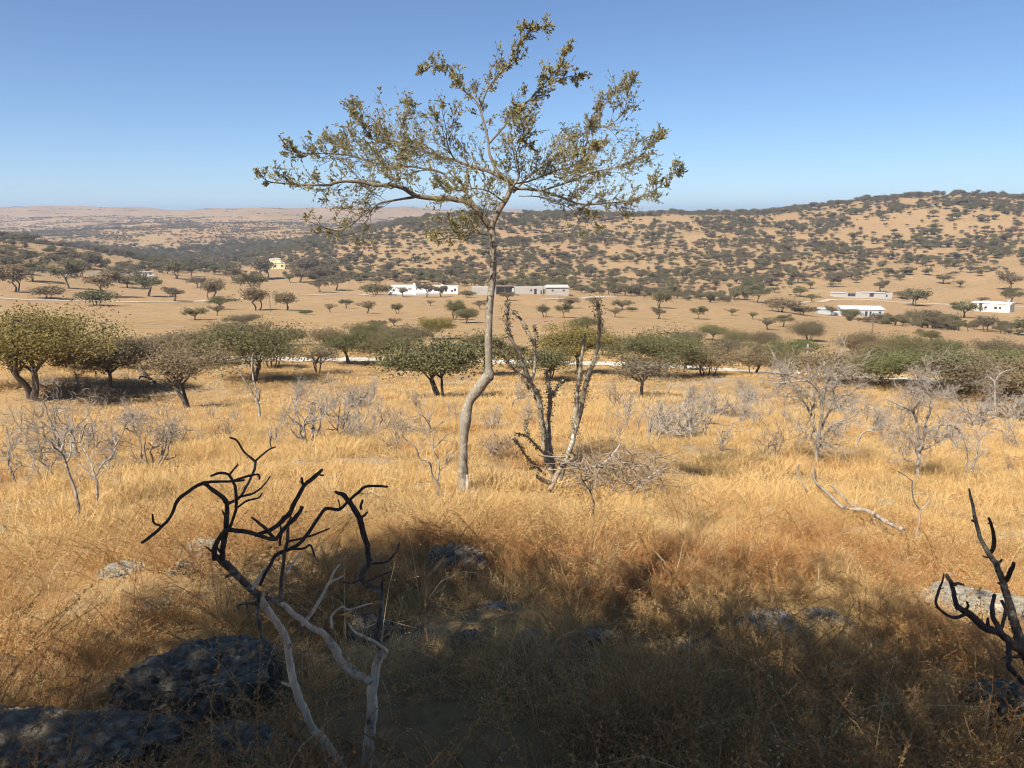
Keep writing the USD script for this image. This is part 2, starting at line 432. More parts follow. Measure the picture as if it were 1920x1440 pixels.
# ------------------------------------------------------------------ generators
def thorn_tree(seed, spray=0.085, H=4.5, W=5.5, trunks=1, leaf_n=3000, leaf=0.16, base_h=0.5, limbs=5, sides=5, puffs=5, flat=0.5, thick=0.05, lean=0.1, spread=1.0):
    """A savanna tree: forked trunk, limbs that fan out, leaves in flat puffs. Returns trunk, branch and leaf meshes."""
    rng = np.random.default_rng(seed)
    tr, br = Tubes(), Tubes()
    centers, wts = [], []
    for t in range(trunks):
        az = rng.uniform(0, 2 * np.pi)
        off = 0.0 if trunks == 1 else rng.uniform(0.1, 0.35)
        base = np.array([math.cos(az) * off, math.sin(az) * off, -0.15])
        hf = H * rng.uniform(0.26, 0.36)
        out = (lean if trunks == 1 else 0.35) * rng.uniform(0.7, 1.3)
        top = base + np.array([math.cos(az) * out * hf * 1.3, math.sin(az) * out * hf * 1.3, hf + 0.15])
        midp = 0.5 * (base + top) + rng.normal(0, 0.07 * H * 0.3, 3) * [1, 1, 0.2]
        r0 = H * thick * rng.uniform(0.8, 1.15) / math.sqrt(trunks)
        p, r = smooth_path([base, midp, top], [r0 * 1.25, r0, r0 * 0.8], 3, 0.12, rng)
        tr.add(p, r, sides, tip=False)
        nl = max(2, int(round(limbs / trunks + rng.uniform(-0.4, 0.4))))
        for l in range(nl):
            a2 = (az if trunks > 1 else 0) + (l + rng.uniform(0.15, 0.85)) * 2 * np.pi / nl * (1 if trunks == 1 else 0.75)
            rho = rng.uniform(0.4, 1.08) * spread
            end = np.array([math.cos(a2) * rho * W / 2, math.sin(a2) * rho * W / 2, H * (base_h + 0.16 + (0.92 - base_h - 0.16) * (1 - rho * 0.75) * rng.uniform(0.6, 1.1))])
            c1 = top + (end - top) * 0.45 + np.array([0, 0, 0.06 * H]) + rng.normal(0, 0.04 * H, 3)
            p, r = smooth_path([top - [0, 0, 0.05], top + (c1 - top) * 0.5 + rng.normal(0, 0.02 * H, 3), c1, end], [r0 * 0.72, r0 * 0.55, r0 * 0.4, r0 * 0.14], 3, 0.15, rng)
            br.add(p, r, max(3, sides - 1))
            for s in range(puffs):
                k = rng.integers(len(p) // 3, len(p))
                e2 = p[k] + np.array([rng.normal(0, 0.14 * W), rng.normal(0, 0.14 * W), abs(rng.normal(0.10, 0.07)) * H])
                rr = np.hypot(e2[0], e2[1]) / (W / 2)
                e2[:2] /= max(1, rr / rng.uniform(0.8, 1.18))
                e2[2] = min(e2[2], H * (rng.uniform(0.64, 1.0) - 0.22 * min(1, rr) ** 2))
                e2[2] = max(e2[2], H * base_h)
                if sides > 3:
                    q, qr = smooth_path([p[k], 0.5 * (p[k] + e2) + rng.normal(0, 0.03 * H, 3), e2], [r[k] * 0.6, r[k] * 0.4, r0 * 0.06], 2, 0.2, rng)
                    br.add(q, qr, 3)
                centers.append(e2)
                wts.append(rng.uniform(0.25, 1.6))
    centers, wts = np.array(centers), np.array(wts)
    pick = rng.choice(len(centers), leaf_n, p=wts / wts.sum())
    sz = rng.uniform(0.7, 1.25, len(centers))
    g = rng.normal(size=(leaf_n, 3))
    g *= np.minimum(1, 1.7 / (np.linalg.norm(g, axis=1, keepdims=True) + 1e-9))
    stray = np.where(rng.uniform(size=leaf_n) < 0.12, 1.7, 1.0)[:, None]
    pos = centers[pick] + g * stray * np.array([spray * W, spray * W, spray * W * flat]) * sz[pick][:, None]
    d = unit(rng.normal(size=(leaf_n, 3)) * [1, 1, 0.6])
    lv = leaves(pos, d, leaf * rng.uniform(0.6, 1.3, leaf_n), leaf * 0.7 * rng.uniform(0.6, 1.3, leaf_n), rng)
    return tr.mesh(), br.mesh(), lv


def bare_bush(seed, H=1.6, W=1.4, stems=4, levels=3, rmin=0.0045, r0=0.022, wander=0.28, dens=5, tr=None, br=None, tw=None, starts=None, up=0.12, sides=4):
    """A leafless twisted bush; returns trunk, branch and twig meshes."""
    rng = np.random.default_rng(seed)
    tr, br, tw = tr or Tubes(), br or Tubes(), tw or Tubes()

    def grow(p, d, L, r, level):
        n = max(4, int(6 - level))
        pts, rad = [p], [r]
        for k in range(n):
            d = unit(d + rng.normal(0, wander, 3) + [0, 0, up * (1 if level < 2 else 0.4)])
            p = p + d * L / n
            pts.append(p)
            rad.append(r * (1 - 0.55 * (k + 1) / n))
        pts, rad = np.array(pts), np.array(rad)
        (tr, br, tw, tw)[min(level, 3)].add(pts, rad, (sides + 1, sides, 3, 3)[min(level, 3)])
        if level < levels:
            kids = rng.integers(max(2, dens - 2), dens + 1)
            for c in range(kids):
                k = rng.integers(max(1, n // 3), n + 1)
                t = unit(pts[min(k + 1, n)] - pts[k - 1])
                side = unit(np.cross(t, rng.normal(size=3)))
                an = rng.uniform(0.45, 1.15)
                nd = unit(t * math.cos(an) + side * math.sin(an))
                grow(pts[k], nd, L * rng.uniform(0.42, 0.75), max(rad[k] * rng.uniform(0.5, 0.75), rmin), level + 1)

    if starts is not None:
        for (p, d, L, r, lv) in starts:
            grow(np.asarray(p, float), np.asarray(d, float), L, r, lv)
    else:
        for s in range(stems):
            az = 2 * np.pi * (s + rng.uniform(0, 0.8)) / stems
            tilt = rng.uniform(0.1, 0.55) * W / H
            d = unit([math.cos(az) * tilt, math.sin(az) * tilt, 1])
            grow(np.array([math.cos(az) * 0.05, math.sin(az) * 0.05, -0.06]), d, H * rng.uniform(0.42, 0.6), r0 * rng.uniform(0.75, 1.2), 0)
    return tr.mesh(), br.mesh(), tw.mesh()


def rock_mesh(seed, size, sub=4, rough=0.5):
    m = trimesh.creation.icosphere(subdivisions=sub)
    v = np.array(m.vertices)
    n1 = meshkit.fbm(v * 1.3 + seed * 7.1, 4, seed) - 0.5
    n2 = np.abs(meshkit.fbm(v * 3.1 + seed * 3.7, 4, seed + 5) - 0.5)
    n3 = meshkit.fbm(v * 9.0 + seed * 1.7, 3, seed + 9) - 0.5
    rg = np.random.default_rng(seed + 7000)
    cuts = unit(rg.normal(size=(11, 3)))
    n4 = meshkit.fbm(v * 24.0 + seed, 2, seed + 13) - 0.5
    base_v = v * (1 + rough * 1.2 * n1 - rough * 0.8 * n2)[:, None]
    for c_ in cuts:
        lim = rg.uniform(0.66, 0.92)
        over = np.maximum(base_v @ c_ - lim, 0)
        base_v = base_v - over[:, None] * 0.88 * c_
    v = base_v * (1 + rough * 0.62 * n3 + rough * 0.36 * n4)[:, None]
    v[:, 2] = np.where(v[:, 2] > 0.62, 0.62 + (v[:, 2] - 0.62) * 0.45, v[:, 2])
    return v * np.asarray(size, float), np.array(m.faces)


# ------------------------------------------------------------------ roads
def ribbon(name, pxs, width, look_name, label, lift=0.06, cat="dirt road"):
    pts = np.array([hit(*q)[0] for q in pxs])
    p, _ = smooth_path(pts, 1.0, 24)
    t = np.gradient(p[:, :2], axis=0)
    t /= np.linalg.norm(t, axis=1, keepdims=True) + 1e-9
    nrm = np.stack([-t[:, 1], t[:, 0]], 1)
    k = 5
    offs = np.linspace(-0.5, 0.5, k)
    rng = np.random.default_rng(len(pxs))
    wd = width * (1 + 0.16 * rng.normal(size=(len(p), k)))
    g = p[:, None, :2] + nrm[:, None] * (offs[None, :] * wd)[..., None]
    z = ground(g[..., 0], g[..., 1]) + lift
    v = np.concatenate([g, z[..., None]], -1).reshape(-1, 3)
    i, j = np.meshgrid(np.arange(len(p) - 1), np.arange(k - 1), indexing="ij")
    q = np.stack([i * k + j, i * k + j + 1, (i + 1) * k + j + 1, (i + 1) * k + j], -1).reshape(-1, 4)
    f = np.vstack([q[:, [0, 1, 2]], q[:, [0, 2, 3]]])
    nz = np.cross(v[f[:, 1]] - v[f[:, 0]], v[f[:, 2]] - v[f[:, 0]])[:, 2]
    f = np.where((nz < 0)[:, None], f[:, ::-1], f)
    single(name, (v, f), look_name, label, cat, kind="structure", smooth=True)
    return p


road = ribbon("road", [(-120, 668), (0, 669), (130, 671), (280, 672), (420, 673), (600, 675), (760, 677), (950, 680), (1140, 683), (1280, 690), (1380, 696), (1450, 700), (1560, 705), (1680, 710), (1820, 716), (2000, 724)],
              4.4, "road_gravel", "pale gravel road running across the plain behind the near trees")
ribbon("track", [(-60, 560), (40, 562), (150, 564), (240, 566), (330, 567), (420, 562), (500, 559)], 4.0, "track_gravel", "pale track on the left of the valley floor below the yellow house", 0.12)
ribbon("track", [(560, 554), (640, 552), (700, 555), (735, 556)], 4.0, "track_gravel", "short pale track leading to the left end of the white building", 0.12)
ribbon("track", [(1010, 562), (1060, 560), (1120, 557), (1160, 556)], 3.6, "track_gravel", "pale track right of the grey block buildings", 0.12)
ribbon("track", [(1440, 571), (1520, 566), (1560, 562), (1620, 562), (1700, 568), (1800, 572), (1900, 575), (2000, 578)], 4.0, "track_gravel", "pale track between the low shed and the white house on the right", 0.12)

# ------------------------------------------------------------------ buildings
def building(name, label, px, py, yaw, parts, group=None, wpx=None):
    """parts: (part name, mesh in metres with x along the front, y away from the viewer, look, sub parts)"""
    base, r = hit(px, py)
    az = math.atan2(base[0], base[1])
    wid = max(np.asarray(q[1][0])[:, 0].max() for q in parts) - min(np.asarray(q[1][0])[:, 0].min() for q in parts)
    sc_ = wpx * r / FPX / wid if wpx else 1.0
    t = thing(name, label, "building" if "house" not in name else "house", base, group, yaw=-az + yaw, scale=(sc_, sc_, sc_))
    for nm, mesh, look_name, *subs in parts:
        p = part(t, nm, mesh, look_name)
        for nm2, mesh2, look2 in (subs[0] if subs else ()):
            part(p, nm2, mesh2, look2)
    return t


def window(x, z, w, h, y=-0.03):
    return ("window", box(x - w / 2, x + w / 2, y - 0.03, y + 0.08, z, z + h), "opening_dark", [("frame", join(box(x - w / 2 - 0.12, x - w / 2 - 0.004, y - 0.08, y + 0.02, z - 0.1, z + h + 0.1), box(x + w / 2 + 0.004, x + w / 2 + 0.12, y - 0.08, y + 0.02, z - 0.1, z + h + 0.1)), "plinth")])


def doorway(x, w, h, y=-0.03):
    return ("door", box(x - w / 2, x + w / 2, y - 0.03, y + 0.08, 0.0, h), "opening_dark")


building("long_white_house", "long low white building with flat roof, brightest building of the valley floor", 793, 553, -0.06, [
    ("wall", join(box(-14.8, -4.2, 0, 8, -1, 3.7), box(-3.0, 7.6, -0.2, 7.5, -1, 3.55), box(8.8, 15.2, 0.1, 8, -1.5, 3.3)), "white_wall"),
    ("tower", box(-4.19, -3.01, -0.4, 3, -1, 4.8), "white_wall"),
    ("link_wall", box(7.61, 8.79, 1.0, 7, -1, 3.9), "cream_wall"),
    ("plinth", join(box(-14.9, -4.25, -0.35, -0.01, -1.2, 0.35), box(-2.95, 8.7, -0.6, -0.21, -1.4, 0.75), box(8.75, 15.3, -0.3, 0.09, -1.8, 0.3)), "plinth"),
    ("roof", join(box(-14.6, -4.4, 0.3, 7.8, 3.7, 3.78), box(-2.8, 7.4, 0.1, 7.3, 3.55, 3.63), box(9.0, 15.0, 0.4, 7.8, 3.3, 3.38)), "pale_roof"),
    window(13.9, 1.6, 0.8, 1.1, 0.06), window(12.6, 1.2, 0.6, 0.9, 0.06), window(10.0, 1.4, 0.8, 0.9, 0.06), window(-12.5, 1.6, 0.9, 0.8), window(-7.0, 1.6, 0.9, 0.8), window(3.0, 1.7, 0.8, 0.8, -0.24), window(5.6, 1.7, 0.8, 0.8, -0.24)])
building("block_house", "row of unfinished grey block buildings right of the tall tree trunk", 985, 552, 0.10, [
    ("wall", join(box(9.0, 18.6, 0, 6.5, -1, 2.7), box(-4.5, 8.8, 1.0, 6, -1, 2.9)), "block_wall"),
    ("wall", join(box(-14.5, -12.6, 1.0, 6.5, -1, 3.5), box(-14.5, -4.8, 5.8, 6.5, -1, 3.2), box(-5.6, -4.7, 1.0, 5.7, -1, 2.6)), "blue_grey_wall"),
    ("wall", box(-22.5, -15.2, 2, 8, -1, 2.9), "block_wall"),
    ("roof", (np.array([[8.7, -0.4, 2.75], [18.9, -0.4, 2.75], [18.6, 3.6, 3.7], [9.4, 3.6, 3.7], [8.7, 7, 2.75], [18.9, 7, 2.75]]), np.array([[0, 1, 2], [0, 2, 3], [3, 2, 5], [3, 5, 4], [0, 3, 4], [1, 5, 2]])), "tin_roof"),
    ("roof", box(-12.5, -4.9, 0.6, 6.6, 3.25, 3.4), "timber"),
    ("post", box(-12.4, -12.2, 0.8, 1.0, -1, 3.24), "timber"), ("post", box(-9.0, -8.8, 0.8, 1.0, -1, 3.24), "timber"),
    doorway(4.4, 1.1, 2.2, 0.97), doorway(8.0, 0.7, 2.0, 0.97), doorway(6.9, 0.5, 1.6, 0.97), window(2.6, 1.2, 0.7, 0.8, 0.97), window(11.6, 1.2, 0.7, 0.7), window(16.4, 1.2, 0.7, 0.7)])
building("white_house", "cream white house with pale flat roof and porch tinted for blue shade on the right", 1855, 585, -0.22, [
    ("wall", join(box(-8.4, -5.2, 2.5, 9, -1, 3.6), box(-2.9, 8.2, 0, 9, -1.4, 4.0)), "cream_wall"),
    ("roof", join(box(-8.7, -5.15, 2.2, 9.3, 3.62, 3.9), box(-5.1, 8.6, -0.3, 9.3, 4.02, 4.3)), "white_wall"),
    ("porch", box(-5.19, -2.91, 2.0, 8.9, -1, 3.9), "blue_grey_wall"),  # bluish shadow on the porch put into its wall colour
    ("porch_pillar", box(-4.9, -4.6, 0.1, 0.4, -1, 4.0), "cream_wall"), ("porch_pillar", box(-3.4, -3.1, 0.1, 0.4, -1, 4.0), "cream_wall"),
    ("water_tank", (lambda m_: (np.array(m_.vertices) + [6.2, 6.0, 5.0], np.array(m_.faces)))(trimesh.creation.cylinder(radius=0.7, height=1.3, sections=16)), "plinth"),
    ("parapet", join(box(-5.1, 8.6, -0.31, -0.1, 4.31, 4.62), box(8.4, 8.61, -0.09, 9.3, 4.31, 4.62)), "cream_wall"),
    doorway(-4.0, 1.3, 2.4, 1.97), window(2.4, 1.5, 1.1, 1.2), window(4.2, 1.6, 0.8, 1.0), window(-1.6, 1.6, 0.7, 1.0), window(-6.8, 1.5, 0.8, 1.0, 2.47)])
building("grey_shed_house", "blue grey shed house with pale tin roof, left of the gully trees", 1613, 593, 0.28, [
    ("wall", join(box(-7.2, 9.0, 0, 6, -1.5, 2.6), box(-10.2, -7.3, -1.4, 3, -1.8, 1.6)), "blue_grey_wall"),
    ("wall", box(-16.0, -10.6, 2, 7, -1, 2.3), "blue_grey_wall"),
    ("roof", (np.array([[-7.5, -0.3, 2.63], [9.4, -0.3, 2.63], [9.4, 6.4, 3.5], [-7.5, 6.4, 3.5], [-7.5, -0.3, 2.75], [9.4, -0.3, 2.75], [9.4, 6.4, 3.62], [-7.5, 6.4, 3.62]]), np.array([[4, 5, 6], [4, 6, 7], [0, 1, 5], [0, 5, 4], [1, 2, 6], [1, 6, 5], [0, 4, 7], [0, 7, 3], [0, 2, 1], [0, 3, 2]])), "pale_roof"),
    ("roof", box(-16.3, -10.4, 1.7, 7.3, 2.33, 2.5), "pale_roof"),
    doorway(2.2, 1.0, 2.0), doorway(3.8, 0.7, 2.0), window(-5.8, 1.3, 0.9, 0.8), window(-1.0, 1.3, 0.8, 0.7), window(7.4, 1.2, 0.8, 0.8)])
building("long_shed_house", "long low block shed with dark openings above the pale track", 1618, 557, 0.12, [
    ("wall", join(box(-4.0, 15.5, 0, 5, -1, 2.5), box(-18.0, -8.2, 0.3, 5, -1, 1.9)), "block_wall"),
    ("roof", join(box(-1.0, 12.0, -0.3, 5.3, 2.52, 2.8), box(-17.5, -9.0, 0, 5.3, 1.93, 2.2)), "tin_roof"),
    ("yard_wall", box(-16.5, 14.0, -3.2, -2.9, -1.4, 0.5), "block_wall"),
    doorway(4.6, 2.2, 2.2), doorway(12.6, 0.8, 1.8), ("opening", box(-8.0, -4.2, 1.5, 4.5, -1, 1.6), "opening_dark")])
building("yellow_house", "pale yellow house with raised centre beyond the left valley trees", 507, 505, 0.05, [
    ("wall", box(-10.0, 8.8, 0, 9, -2, 3.6), "yellow_wall"), ("upper_storey", box(0.2, 6.6, 1.5, 8, 3.62, 6.0), "yellow_wall"),
    ("roof", box(-10.2, 9.0, -0.2, 9.2, 3.63, 3.85), "cream_wall"), ("upper_roof", box(0.0, 6.8, 1.3, 8.2, 6.02, 6.25), "cream_wall"),
    ("porch_wall", box(-8.0, -2.0, -1.2, -0.01, -2, 1.2), "cream_wall"), window(-6.4, 1.4, 1.2, 1.1), window(3.0, 1.4, 1.2, 1.1), window(7.2, 1.4, 1.0, 1.1)], wpx=54)
building("small_house", "small cream house with blue roof among trees on the left", 276, 519, 0.1, [
    ("wall", box(-3.2, 3.6, 0, 5, -1, 2.7), "cream_wall"), ("wall", box(-7.8, -3.3, 0.5, 5, -1, 2.5), "blue_grey_wall"),
    ("roof", box(-8.2, 3.9, -0.3, 5.3, 2.72, 2.95), "tin_roof"), ("plinth", box(-4.0, 4.4, -1.8, -0.1, -1.5, 0.3), "plinth"), window(1.8, 1.2, 1.0, 0.9), window(-0.5, 1.2, 0.8, 0.9), doorway(-1.8, 0.8, 1.9)], wpx=36)
building("grey_house", "low grey block house at the foot of the left hill", 104, 515, 0.05, [
    ("wall", box(-9.0, 9.0, 0, 5, -1, 2.6), "block_wall"), ("roof", box(-9.3, 9.3, -0.3, 5.3, 2.62, 2.8), "tin_roof"), doorway(0.0, 1.4, 2.0), window(-5.0, 1.2, 0.9, 0.9), window(5.0, 1.2, 0.9, 0.9)])
building("block_wall_yard", "long low grey yard wall between the two small left houses", 190, 515, 0.0, [
    ("wall", box(-14.0, 13.0, 0, 0.4, -1, 1.7), "block_wall"), ("wall", box(12.6, 13.0, 0.41, 9, -1, 1.7), "block_wall")])
for px, py, hpx, lab in ((507, 585, 30, "thin utility pole among the thorn trees below the yellow house"), (1632, 660, 62, "thin utility pole standing in the dark trees at right, under the shed"),
                         (1511, 700, 52, "short pale utility pole beside the road behind the white dead tree"), (1018, 555, 20, "thin utility pole in front of the grey block buildings")):
    b, r = hit(px, py)
    Hm = hpx * r / FPX
    t = thing("utility_pole", lab, "pole", b)
    tb = Tubes()
    tb.add([[0, 0, -0.5], [0.02, 0, Hm * 0.5], [0.0, 0.03, Hm]], [0.11, 0.1, 0.085], 7)
    part(t, "pole", tb.mesh(), "twig_grey" if px == 1511 else "timber", smooth=True)
    part(t, "crossarm", box(-0.5, 0.5, -0.14, -0.1, Hm - 0.35, Hm - 0.27), "timber")

# ------------------------------------------------------------------ trees by the road and on the valley floor
protos = {}
SPEC = {  # shape: generator arguments for trees that show their limbs
    "broad": dict(seed=11, H=4.4, W=6.4, trunks=2, leaf_n=19000, leaf=0.2, base_h=0.42, limbs=7, puffs=10, flat=0.6, thick=0.042),
    "domed": dict(seed=12, H=4.6, W=5.2, trunks=2, leaf_n=18000, leaf=0.2, base_h=0.30, limbs=6, puffs=11, flat=0.85, thick=0.04),
    "umbrella": dict(seed=13, H=4.2, W=6.0, trunks=1, leaf_n=7000, leaf=0.2, base_h=0.60, limbs=6, puffs=9, flat=0.4, thick=0.042, lean=0.25),
    "shrubby": dict(seed=14, H=3.4, W=5.0, trunks=4, leaf_n=18000, leaf=0.19, base_h=0.12, limbs=8, puffs=10, flat=0.95, thick=0.035),
    "leaning": dict(seed=15, H=4.0, W=5.4, trunks=1, leaf_n=7500, leaf=0.2, base_h=0.48, limbs=5, puffs=10, flat=0.55, thick=0.045, lean=0.5),
    "twiggy": dict(seed=16, H=4.2, W=5.0, trunks=2, leaf_n=3600, leaf=0.17, base_h=0.40, limbs=8, puffs=11, flat=0.8, thick=0.04),
    "small": dict(seed=21, H=3.6, W=4.6, trunks=2, leaf_n=1900, leaf=0.27, base_h=0.42, limbs=5, sides=4, puffs=5, flat=0.55, thick=0.035),
    "small_flat": dict(seed=22, H=3.2, W=5.0, trunks=1, leaf_n=1800, leaf=0.27, base_h=0.52, limbs=5, sides=4, puffs=5, flat=0.42, thick=0.04, lean=0.3),
    "small_dome": dict(seed=23, H=3.8, W=4.0, trunks=2, leaf_n=1800, leaf=0.27, base_h=0.28, limbs=5, sides=4, puffs=9, flat=0.85, thick=0.035),
    "small_open": dict(seed=24, H=3.6, W=4.8, trunks=1, leaf_n=1000, leaf=0.26, base_h=0.45, limbs=5, sides=4, puffs=4, flat=0.5, thick=0.04, lean=0.3),
    "low": dict(seed=25, H=2.2, W=4.4, trunks=3, leaf_n=1600, leaf=0.27, base_h=0.10, limbs=5, sides=4, puffs=5, flat=0.7, thick=0.04),
}


def tree(shape, tone, label, base, width, height=None, group=None, yaw=0.0, name="thorn_tree", bark="dark_bark"):
    sp = SPEC[shape]
    s = width / sp["W"]
    sc = (s, s, (height / sp["H"]) if height else s)
    key = (shape, tone)
    if key in protos:
        return copy_of(protos[key], name, label, "tree", base, group, yaw, sc)
    t = thing(name, label, "tree", base, group, yaw=yaw, scale=sc)
    a, b, c = thorn_tree(**sp)
    part(t, "trunk", a, bark, smooth=True)
    part(t, "branches", b, bark, smooth=True)
    part(t, "crown", c, "foliage_" + tone, kind="stuff")
    protos[key] = t
    return t


# px of the trunk base, row of the base, crown width and height of the whole tree in photograph pixels
BAND = [
    ("broad", "golden", 62, 746, 245, 196, "big yellow green tree with several trunks at the left edge"),
    ("domed", "dusky", 204, 737, 150, 128, "dark trunked brown green tree just right of the big yellow green tree"),
    ("twiggy", "brown", 358, 764, 150, 150, "brown half bare tree with pale slim trunk, third from the left"),
    ("domed", "olive", 474, 716, 176, 122, "full olive tree with flat top behind thin white forked sapling"),
    ("twiggy", "dusky", 594, 700, 70, 66, "small twiggy half bare tree before the pale road, right of the full olive tree"),
    ("leaning", "green", 656, 684, 82, 74, "green tree with leaning trunk in front of pale road, left of a paler one"),
    ("domed", "olive", 727, 686, 96, 78, "olive tree before the road, left of the dark green leaning tree"),
    ("broad", "green", 832, 748, 172, 132, "dark green broad tree with leaning trunk, left of tall tree trunk"),
    ("domed", "olive", 905, 705, 90, 98, "olive tree directly behind the tall tree trunk"),
    ("shrubby", "green", 1022, 716, 78, 78, "dark green bush seen between lichen covered stems"),
    ("broad", "golden", 1085, 704, 118, 112, "olive gold tree behind the right lichen covered stem"),
    ("domed", "green", 1232, 712, 138, 104, "dark green dome behind the grey twiggy tree, right of centre"),
    ("twiggy", "dusky", 1205, 742, 128, 88, "grey brown twiggy half bare tree in front of dark green dome"),
    ("shrubby", "brown", 1326, 706, 92, 72, "brown olive round bush standing left of visible stretch of road"),
    ("domed", "brown", 1409, 702, 66, 62, "olive brown bush covering a piece of the pale road"),
    ("shrubby", "olive", 1478, 704, 66, 46, "low olive bush at the road just left of the white dead tree"),
    ("umbrella", "bright", 1489, 684, 76, 52, "bright green flat topped tree on the right beyond the road"),
    ("shrubby", "dusky", 1518, 640, 68, 44, "dark brown round tree on the slope above the bright flat topped tree"),
    ("domed", "brown", 1606, 674, 74, 62, "reddish brown round tree right of the bright flat topped tree"),
    ("broad", "olive", 1697, 680, 90, 58, "olive green tree with arching crown at right, above dark hedge"),
    ("shrubby", "brown", 1560, 716, 130, 66, "brown olive thicket bush behind the white dead tree"),
    ("shrubby", "olive", 1640, 722, 110, 66, "olive thicket bush between the two white dead trees"),
    ("broad", "bright", 1742, 728, 150, 84, "bright yellow green spreading bush at right"),
    ("shrubby", "dusky", 1795, 736, 150, 84, "dark olive broad bush at the right in front of bright green one"),
    ("shrubby", "brown", 1885, 744, 130, 84, "brown bush touching the right edge of the thicket"),
    ("domed", "bright", 1858, 712, 110, 60, "light green mound of leaves behind right edge thicket"),
    ("domed", "dusky", 1868, 680, 70, 54, "dark round tree near the right edge, above the thicket"),
    ("domed", "green", 1766, 672, 66, 44, "green round tree left of the dark round tree near right edge"),
    ("leaning", "olive", 1740, 646, 34, 34, "small leaning olive tree alone at the right on tan slope"),
    ("small_flat", "olive", 1334, 638, 54, 32, "flat olive tree above the brown olive round bush"),
    ("shrubby", "dusky", 1430, 652, 60, 34, "dark low tree left of the dark brown round tree"),
    ("shrubby", "olive", 1380, 646, 70, 26, "low olive shrub strip between two dark trees right of centre"),
    ("small", "dusky", 1290, 650, 56, 34, "dusky tree above right of the dark green dome"),
    ("small_dome", "olive", 1100, 625, 48, 34, "olive tree top just left of the right lichen stem"),
    ("domed", "golden", 818, 636, 60, 50, "yellow olive tree standing behind the dark green broad tree"),
    ("domed", "green", 852, 600, 34, 44, "dark green upright tree left of tall tree trunk on the tan plain"),
    ("domed", "olive", 872, 606, 42, 34, "olive tree touching the tall trunk from the left on the tan plain"),
    ("shrubby", "dusky", 440, 640, 66, 46, "dusky shrub above the full olive tree"),
    ("small_flat", "dusky", 458, 612, 54, 26, "flat dusky tree above and behind the full olive tree"),
    ("shrubby", "olive", 540, 648, 66, 36, "olive shrub right behind the full olive tree"),
    ("shrubby", "brown", 300, 690, 120, 76, "brown shrub behind the half bare brown tree"),
    ("shrubby", "olive", 392, 684, 90, 74, "olive shrub between half bare brown tree and full olive tree"),
    ("shrubby", "dusky", 246, 690, 90, 70, "dusky shrub behind the dark trunked tree on the left"),
    ("small_dome", "dusky", 40, 670, 60, 40, "dusky shrub hidden behind the lower crown of the left edge tree"),
    ("small", "olive", 1130, 668, 44, 44, "olive tree between the right lichen stem and the dark dome"),
    ("small_dome", "olive", 960, 690, 54, 60, "olive tree between tall trunk and left lichen covered stem"),
    ("shrubby", "olive", 130, 690, 100, 74, "olive shrub showing between the two leftmost trees"),
    ("shrubby", "dusky", 345, 668, 80, 56, "dusky shrub peeping over half bare brown tree"),
    ("shrubby", "green", 508, 690, 70, 70, "dark green shrub under right side of the full olive tree"),
    ("domed", "brown", 612, 652, 60, 44, "brown round tree behind the small twiggy tree by the road"),
    ("domed", "olive", 690, 646, 70, 46, "olive tree behind the road, above the pair of green trees"),
    ("domed", "dusky", 766, 660, 80, 60, "dusky tree crowding the left shoulder of dark green broad tree"),
    ("shrubby", "olive", 1055, 668, 60, 56, "olive shrub between the two lichen covered stems"),
    ("shrubby", "dusky", 1168, 676, 70, 54, "dusky shrub left of dark green dome behind the road"),
    ("domed", "olive", 1285, 694, 70, 70, "olive tree right against the dark green dome"),
    ("domed", "dusky", 1362, 676, 60, 48, "dusky round tree behind the olive brown bush on the road"),
    ("shrubby", "olive", 1440, 684, 70, 44, "olive shrub left of the bright flat topped tree"),
    ("shrubby", "green", 1650, 694, 90, 50, "green shrub left below the arching olive green tree"),
    ("shrubby", "olive", 1905, 700, 80, 56, "olive bush at right edge beneath the dark round tree"),
]
rng = np.random.default_rng(5)
for shape, tone, px, py, wpx, hpx, lab in BAND:
    b, r = hit(px, py)
    k = r * math.cos(math.atan2(b[0], b[1])) / FPX
    sp = dict(SPEC[shape])
    Wm, Hm = wpx * k * 1.22, hpx * k * 0.97
    big = np.clip(Wm * Hm / 22.0, 0.25, 1.6)
    sp.update(seed=int(px * 7 + py), H=Hm, W=Wm, leaf_n=int(13500 * big * (0.36 if shape == "twiggy" else 0.85)), leaf=0.135 if shape != "twiggy" else 0.11, sides=5, flat=sp["flat"] * rng.uniform(0.55, 0.85),
              base_h=sp["base_h"] * rng.uniform(0.8, 1.05), limbs=sp["limbs"] + int(rng.integers(0, 3)), trunks=max(1, min(sp["trunks"] + int(rng.integers(-1, 2)), 4)), puffs=11)
    t = thing("thorn_tree", lab, "tree", b, "trees standing along the road", yaw=rng.uniform(0, 6.28))
    ta, tb_, tc = thorn_tree(**sp)
    part(t, "trunk", ta, "dark_bark", smooth=True)
    part(t, "branches", tb_, "dark_bark", smooth=True)
    part(t, "crown", tc, "foliage_" + tone, kind="stuff")

